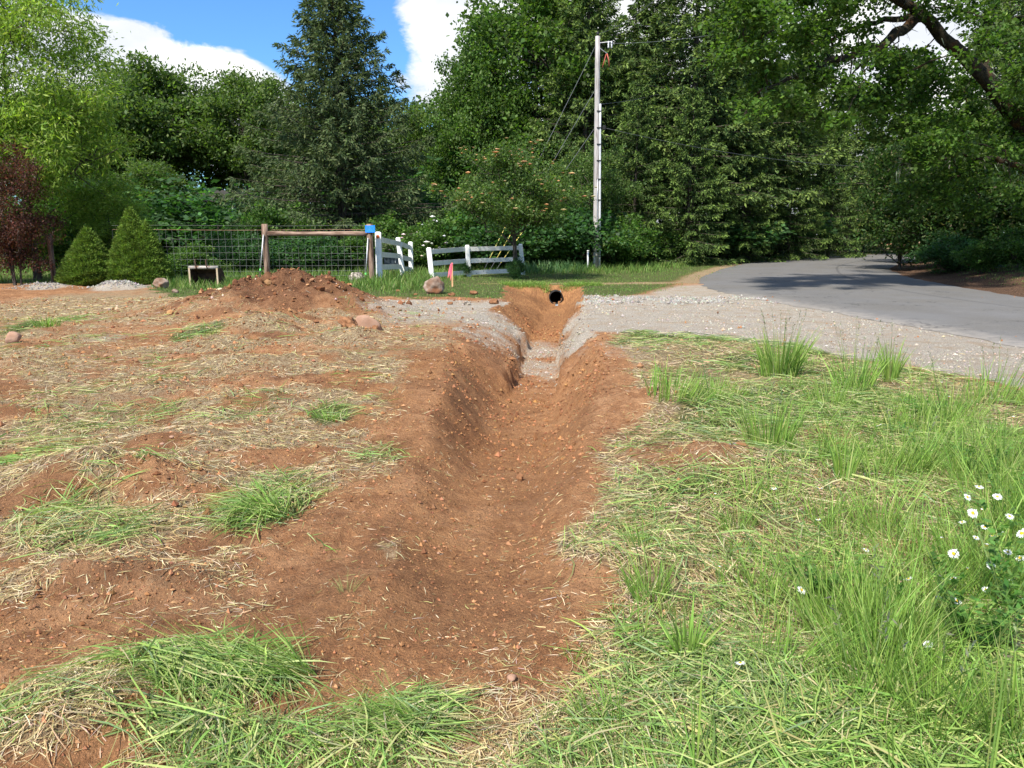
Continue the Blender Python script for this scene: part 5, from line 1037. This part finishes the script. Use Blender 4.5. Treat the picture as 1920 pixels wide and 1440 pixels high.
# ------------------------------------------------------------------ single tufts and daisies
def tuft(px, py, n, h, sp, wid, label, dirx=0, lean_=.4, droop=.5, cols=GC, wts=GW, cat='grass tuft', heads=0):
    x0, D = gp(px, py); a = rng.random(n) * 6.28; rr = sp * np.sqrt(rng.random(n)); X1 = x0 + rr * np.cos(a); Y1 = D + rr * np.sin(a) * .7; z_ = height(X1, Y1); z0 = zg(x0, D)
    L = h * rng.uniform(.4, 1.1, n); ln = lean_ * rng.random(n); Dd = unit(np.stack([np.cos(a) * ln + dirx * rng.uniform(.5, 1.3, n), np.sin(a) * ln - .1 * abs(dirx), np.ones(n)], 1)); sa = rng.random(n) * 6.28
    V, Fc, k_ = strips(np.stack([X1 - x0, Y1 - D, z_ - z0], 1), Dd, L, wid * rng.uniform(.6, 1.3, n), np.stack([np.cos(sa), np.sin(sa), 0 * sa], 1), droop * .5 * rng.random(n), 4, np.stack([np.cos(a) + dirx, np.sin(a), 0 * a], 1) * (droop * .6 * rng.random(n))[:, None])
    col = np.repeat(palette(n, cols, wts, .15), k_, 0)
    o = thing('grass_tuft', label, cat, (x0, D, z0)); build('blades', V, Fc, M['grass'], o, {'col': col}, kind='stuff')
    if heads:
        m = heads; a = rng.random(m) * 6.28; bp = np.stack([.05 * np.cos(a), .05 * np.sin(a), 0 * a], 1); d = unit(np.stack([.25 * np.cos(a), .25 * np.sin(a), 1 + 0 * a], 1)); L = h * rng.uniform(1.0, 1.35, m)
        V, Fc, k_ = strips(bp, d, L, .0035 * (1 + .08 * D), unit(rng.normal(size=(m, 3)) * [1, 1, 0]), .03, 3); tips = bp + d * L[:, None]; tips[:, 2] -= .03
        mm = m * 8; ti = np.repeat(tips, 8, 0) - np.repeat(d, 8, 0) * (np.tile(np.arange(8), m) * .018)[:, None]; aa = unit(rng.normal(size=(mm, 3)) * .6 + [0, 0, 1]); lv, lf = leafquads(ti, aa, unit(np.cross(aa, rng.normal(size=(mm, 3)))), .03, .008)
        build('seed_stems', np.concatenate([V, lv]), [Fc[0], Fc[1], lf + len(V)], M['grass'], o, {'col': np.concatenate([np.repeat(palette(m, [(.16, .24, .08)], [1]), k_, 0), np.repeat(palette(mm, [(.20, .24, .11), (.16, .17, .12)], [1, 1]), 4, 0)])}, kind='stuff')
    return o
tuft(1462, 705, 260, .62, .22, .010, 'tallest grass tuft with seed heads against the road behind the mown verge', heads=16)
tuft(1600, 735, 90, .60, .22, .010, 'thin tall tuft right of the tallest one against the gravel shoulder', heads=8)
tuft(1668, 722, 70, .55, .07, .010, 'narrow upright tuft standing against the pale gravel shoulder', lean_=.15, heads=4)
tuft(1270, 770, 150, .34, .28, .008, 'bright tuft at the brink of the ditch, nearest the gravel', dirx=.2)
tuft(1440, 860, 190, .48, .16, .006, 'upright tuft just right of the lone daisy by the bare soil', lean_=.3, heads=5)
tuft(1870, 760, 120, .5, .3, .007, 'tall grass tuft at the right edge below the gravel shoulder', dirx=.2, heads=6)
tuft(1580, 930, 60, .36, .06, .006, 'small upright tuft in the middle of the mown grass on the right', lean_=.2)
tuft(510, 968, 170, .26, .12, .005, 'green tuft bent left on the bare soil left of the ditch', dirx=-.9, lean_=.7, droop=.7)
tuft(620, 785, 110, .14, .14, .006, 'small bright tuft on the soil between straw patches', lean_=.9)
tuft(90, 620, 90, .26, .20, .010, 'isolated green tuft on the pale straw near the left edge', lean_=.6)
tuft(560, 1285, 150, .26, .07, .0035, 'bright green tuft bent left at the end of the flattened grass', dirx=-1.1, lean_=.7, droop=.7)
tuft(400, 1300, 200, .28, .18, .0035, 'long flattened green tuft in the lower left, pointing left', dirx=-1.3, lean_=.7, droop=.7)
tuft(760, 1375, 130, .22, .07, .003, 'dense green tuft combed sideways near the bottom centre', dirx=-.9, lean_=.6, droop=.8)
tuft(1215, 1130, 120, .30, .08, .0035, 'yellowish-green upright tuft left of the weedy daisy plant', dirx=-.15, lean_=.5)
tuft(1290, 1260, 60, .22, .05, .009, 'broad-leaved pale green tuft in the lower right', lean_=.6)
tuft(385, 640, 60, .12, .22, .008, 'green tuft on the soil in front of the digger bucket', lean_=1.0, droop=.8)
tuft(650, 1135, 30, .10, .04, .002, 'wispy yellow tuft on the bare soil near the bottom centre', lean_=.8, cols=[(.4, .38, .16), (.25, .3, .1)], wts=[1, 1])
for (px, py, n, h, sp, dx, lab) in ((1340, 760, 110, .34, .2, .15, 'leaning tuft behind the brink tuft, right of the ditch'), (1780, 800, 130, .5, .25, 0, 'dense upright tuft below the gravel shoulder at far right'), (1700, 900, 110, .42, .16, .1, 'upright tuft left of the topmost daisies'),
      (1880, 880, 130, .5, .16, 0, 'tall tuft directly behind the topmost daisies'), (1640, 1010, 90, .3, .12, -.1, 'small tuft between the leafy weed and the daisies'), (1200, 1050, 60, .2, .1, -.2, 'low tuft on thatch at the right side of the ditch mouth'),
      (1480, 1290, 120, .26, .14, .3, 'tuft fanning right below the leafy weed'), (1620, 1330, 130, .34, .12, -.1, 'bright upright tuft in the lower right'), (1760, 1390, 130, .36, .12, 0, 'tall tuft at the bottom below the dense daisy foliage'),
      (1880, 1400, 130, .42, .12, -.1, 'tall tuft in the bottom right corner'), (1700, 1230, 110, .34, .10, -.1, 'slender tuft left of the dense daisy foliage'), (1120, 1390, 90, .2, .1, -.4, 'tuft bent left at the bottom edge right of centre'), (1380, 1010, 70, .26, .08, -.1, 'thin tuft left of the leafy weed'),
      (1560, 760, 110, .42, .22, 0, 'loose tuft between the two tall ones by the gravel shoulder')):
    tuft(px, py, n, h, sp, .0032 * (1 + .05 * gp(px, py)[1]), lab, dirx=dx, lean_=.45, heads=3 if h > .33 else 0)
for (px, py, h, lab) in ((1205, 1230, .62, 'single dark grass stalk standing in the lower right grass'), (1305, 1470, .45, 'single dark grass stalk rising from the bottom edge'), (1675, 1480, .42, 'thick green blade rising from the bottom edge'), (1850, 1500, .62, 'pale broad-bladed stalk at the lower right')):
    tuft(px, py, 4, h, .02, .006, lab, lean_=.12, droop=.1, cat='grass stalk')
# leafy weeds in the daisies
def weed(px, py, n, h, sp, label, stems=12):
    x0, D = gp(px, py); z0 = zg(x0, D); o = thing('leafy_weed', label, 'weed', (x0, D, z0)); a = rng.random(stems) * 6.28; d = unit(np.stack([sp * np.cos(a) / h, sp * np.sin(a) / h, 1 + 0 * a], 1)); L = h * rng.uniform(.6, 1.1, stems)
    V, Fc, k_ = strips(np.stack([.03 * np.cos(a), .03 * np.sin(a), 0 * a], 1), d, L, .0045, unit(rng.normal(size=(stems, 3)) * [1, 1, 0]), .02, 3); build('stems', V, Fc, M['grass'], o, {'col': np.repeat(palette(stems, [(.26, .33, .12), (.14, .22, .06)], [1, 1]), k_, 0)}, kind='stuff')
    i = rng.integers(0, stems, n); t = rng.random(n) ** 1.2 * .85; P = d[i] * (L[i] * t)[:, None]; aa = unit(rng.normal(size=(n, 3)) * [1, 1, .4] + [0, 0, .3]); S = unit(np.cross(aa, rng.normal(size=(n, 3)) * .4 + [0, 0, 1])); lv, lf = leafquads(P, aa, S, rng.uniform(.025, .055, n), rng.uniform(.012, .022, n), .55)
    build('leaves', lv, lf, M['leaf'], o, {'col': np.repeat(palette(n, [(.10, .22, .045), (.14, .28, .06), (.07, .15, .03)], [3, 2, 2]), 4, 0)}, kind='stuff')
weed(1530, 1130, 420, .30, .22, 'leafy weed with long pale stems in the middle of the right grass', 26)
weed(1830, 1240, 520, .50, .26, 'dense leafy daisy foliage at the lower right edge', 26); weed(1900, 1180, 420, .55, .22, 'tall leafy foliage beneath the rightmost daisies', 20)
weed(1640, 1130, 200, .2, .2, 'low leafy weed right of the pale-stemmed one', 10); weed(1830, 900, 300, .42, .3, 'leafy stems behind the upper daisies', 22); weed(1740, 880, 160, .40, .25, 'leafy stems left of the upper daisies', 14); weed(1890, 1000, 260, .4, .2, 'leafy clump between upper and lower daisies at the right edge', 14)
weed(1730, 790, 200, .3, .4, 'weedy stems with white buds near the gravel shoulder', 18)
dz_mesh = {}
def daisy(px, py, D, r_, tx, ty, label, bud=False, stemlen=.32):
    gD = gp(px, py)[1]; D = min(D, gD * .90); P = p3(px, py, D); z0 = zg(P[0] + .02, D + .02); bx_, by_ = P[0] + random.uniform(-.06, .06), D + random.uniform(.0, .12); zb = zg(bx_, by_)
    hgt_ = P[2] - zb
    if hgt_ < .03: P[2] = zb + .03
    o = thing('daisy', label, 'daisy', (bx_, by_, zb), group='ox-eye daisies in the right verge'); hd = P - np.array([bx_, by_, zb])
    nrm = unit(np.array([tx, ty, 1.0])); 
    MB().tube(bez(np.zeros(3), np.array([hd[0] * .3, hd[1] * .3, hd[2] * .7]), hd - nrm * .004, 7), np.linspace(.0022, .0016, 7), 5).build('stem', M['stemg'], o, True)
    if not dz_mesh:
        for kind in ('open', 'bud'):
            n = 20 if kind == 'open' else 9; V, Fs, Cc = [], [], []
            for i in range(n):
                a = 2 * math.pi * i / n + random.uniform(-.05, .05); L = random.uniform(.82, 1.05) if kind == 'open' else .55; up = random.uniform(-.1, .12) if kind == 'open' else .5; c, s = math.cos(a), math.sin(a); wv = .115 if kind == 'open' else .16
                pts = [(.2, -wv * .5, 0), (.6, -wv, up * .5), (.92, -wv * .8, up), (1, 0, up * 1.05), (.92, wv * .8, up), (.6, wv, up * .5), (.2, wv * .5, 0)]
                b0 = len(V); V += [((p[0] * c * L - p[1] * s), (p[0] * s * L + p[1] * c), p[2] + .02 * (i % 2)) for p in pts]; Fs.append(tuple(range(b0, b0 + 7)))
            petal = build('petals_' + kind, V, [np.array(Fs)], M['petal'], attrs={'col': np.tile([.84, .85, .86], (len(V), 1))}, link=False).data
            b = MB(); ring = [(math.cos(x) * rr, math.sin(x) * rr, zz) for rr, zz in ((.31, .0), (.28, .09), (.16, .13)) for x in np.linspace(0, 2 * math.pi, 13)[:-1]] + [(0, 0, .11)]
            Fq = [(j * 12 + i, j * 12 + (i + 1) % 12, (j + 1) * 12 + (i + 1) % 12, (j + 1) * 12 + i) for j in range(2) for i in range(12)] + [(24 + i, 24 + (i + 1) % 12, 36) for i in range(12)]
            b.add(ring, Fq); cm = b.build('disc', M['yolk'], None, True); cd = cm.data; bpy.data.objects.remove(cm)
            b = MB(); ring = [(math.cos(x) * rr, math.sin(x) * rr, zz) for rr, zz in ((.33, -.01), (.26, -.13), (.05, -.2)) for x in np.linspace(0, 2 * math.pi, 11)[:-1]]; b.add(ring, [(j * 10 + i, (j + 1) * 10 + i, (j + 1) * 10 + (i + 1) % 10, j * 10 + (i + 1) % 10) for j in range(2) for i in range(10)]); gm = b.build('sepals', M['stemg'], None, True); gd = gm.data; bpy.data.objects.remove(gm)
            dz_mesh[kind] = (petal, cd, gd)
    from mathutils import Vector
    q = Vector((0, 0, 1)).rotation_difference(Vector(tuple(nrm)))
    for nm, me in zip(('petals', 'disc', 'sepals'), dz_mesh['bud' if bud else 'open']):
        c = bpy.data.objects.new(nm, me); C.objects.link(c); c.parent = o; c.location = tuple(hd); c.scale = (r_, r_, r_); c.rotation_mode = 'QUATERNION'; c.rotation_quaternion = q
M['stemg'] = solid('flower_stem', (.10, .18, .05), (.14, .24, .07), 30, .6, 0); M['yolk'] = solid('yellow_disc', (.85, .50, .02), (.75, .38, .01), 400, .8, .4, 600, dist=.001)
Rr_ = .0265
for (px, py, D, s, tx, ty, lab, bud) in (
    (1893, 968, 3.5, .8, 0, -.6, 'daisy high at right between the topmost pair and the cut one', 0), (1846, 988, 3.5, .7, -.1, -.4, 'small daisy right below the largest one', 0), (1830, 1008, 3.3, .6, .2, -.5, 'small daisy left of the half-open one', 0),
    (1890, 1035, 3.2, .75, 0, -.5, 'daisy left of the one touching the right edge', 0), (1895, 1090, 3.1, .7, .1, -.3, 'daisy above the small bud at the right edge', 0), (1765, 1010, 3.4, .55, 0, 0, 'white bud left of the cluster', 1), (1848, 1105, 3.0, .6, -.2, -.6, 'small daisy below the open one in the lower cluster', 0), (1760, 1120, 3.0, .55, .2, -.2, 'small daisy left of the lowest cluster daisy', 0),
    (1372, 855, 5.3, 1.15, .1, .5, 'lone daisy seen from behind beside the bare soil near the ditch', 0), (1824, 962, 3.5, 1.05, 0, -1.3, 'largest open daisy, facing the camera, in the cluster at right', 0),
    (1814, 932, 3.7, .85, .5, -1.0, 'daisy just above the largest one, tilted right', 0), (1836, 913, 3.9, .95, .1, -.15, 'topmost daisy of the right cluster, seen edge-on', 0),
    (1870, 931, 3.8, .95, -.1, -.6, 'daisy right of the topmost pair', 0), (1804, 979, 3.6, .75, -.2, .0, 'small edge-on daisy lower left of the largest one', 0),
    (1788, 1038, 3.2, .95, -.5, -1.2, 'daisy facing left, lower left of the cluster', 0), (1858, 1060, 3.1, .85, .2, -1.3, 'open daisy directly below the largest one', 0),
    (1875, 997, 3.5, .72, 0, .1, 'edge-on daisy of the close pair in mid cluster, upper one', 0), (1861, 1005, 3.5, .75, .1, .2, 'edge-on daisy of the close pair in mid cluster, lower one', 0),
    (1850, 1023, 3.3, .6, 0, 0, 'half-open daisy under the close pair', 1), (1916, 1000, 3.3, 1.0, -1.0, -.3, 'large daisy cut by the right edge of the photo', 0),
    (1913, 1046, 3.2, .9, -.4, -.5, 'daisy touching the right edge below the large cut one', 0), (1918, 1128, 3.0, .6, -.5, 0, 'small bud at the right edge', 1),
    (1786, 1084, 3.1, .8, -.2, .2, 'ragged daisy with reflexed petals under the left-facing one', 0), (1795, 1127, 2.95, .75, 0, -1.4, 'small open daisy, lowest of the right cluster', 0),
    (1703, 1085, 3.3, .85, -.3, .3, 'drooping white daisy left of the cluster above mown grass', 0), (1503, 1106, 3.3, .8, .3, -.7, 'daisy among the pale stems of the leafy weed', 0),
    (1388, 1243, 2.75, .75, 0, .2, 'flattened daisy lying in the lower grass', 0), (1740, 1208, 2.8, .65, -.6, -.6, 'daisy half hidden in grass below the cluster', 0), (1451, 916, 4.3, .7, 0, -.1, 'small edge-on daisy over the dry thatch', 0),
    (1537, 915, 4.3, .8, .2, .1, 'daisy right of the small edge-on one over the dry thatch', 0), (1534, 974, 4.0, .6, 0, .1, 'tiny edge-on daisy above the leafy weed', 0), (1599, 1000, 3.9, .5, .3, .4, 'tiny daisy right of the leafy weed, upper', 0),
    (1624, 1031, 3.7, .6, .3, -.3, 'small daisy right of the leafy weed, lower', 0), (1648, 797, 5.6, .9, -.4, .3, 'white daisy in the grass below the tall tufts', 0), (1341, 927, 4.4, .45, 0, 0, 'small white bud over the bare soil', 1),
    (1453, 847, 5.2, .5, 0, 0, 'white bud in the upright tuft', 1), (1499, 872, 4.9, .5, 0, 0, 'white bud right of the upright tuft', 1), (1349, 1064, 3.5, .5, .3, .3, 'tiny drooping daisy left of the leafy weed', 1),
    (1814, 1067, 3.2, .45, 0, 0, 'bud between the two lower open daisies', 1), (1840, 956, 3.6, .4, .2, -.3, 'tiny half-open bud right of the largest daisy', 1), (1766, 718, 6.6, .7, 0, .2, 'distant small daisy against the gravel shoulder', 1), (1780, 745, 6.3, .7, 0, .2, 'distant small daisy slightly below the gravel shoulder', 1), (1900, 783, 5.6, .7, 0, 0, 'white bud at the right edge below the gravel shoulder', 1)):
    daisy(px, py, D, Rr_ * s, tx, ty, lab, bool(bud))
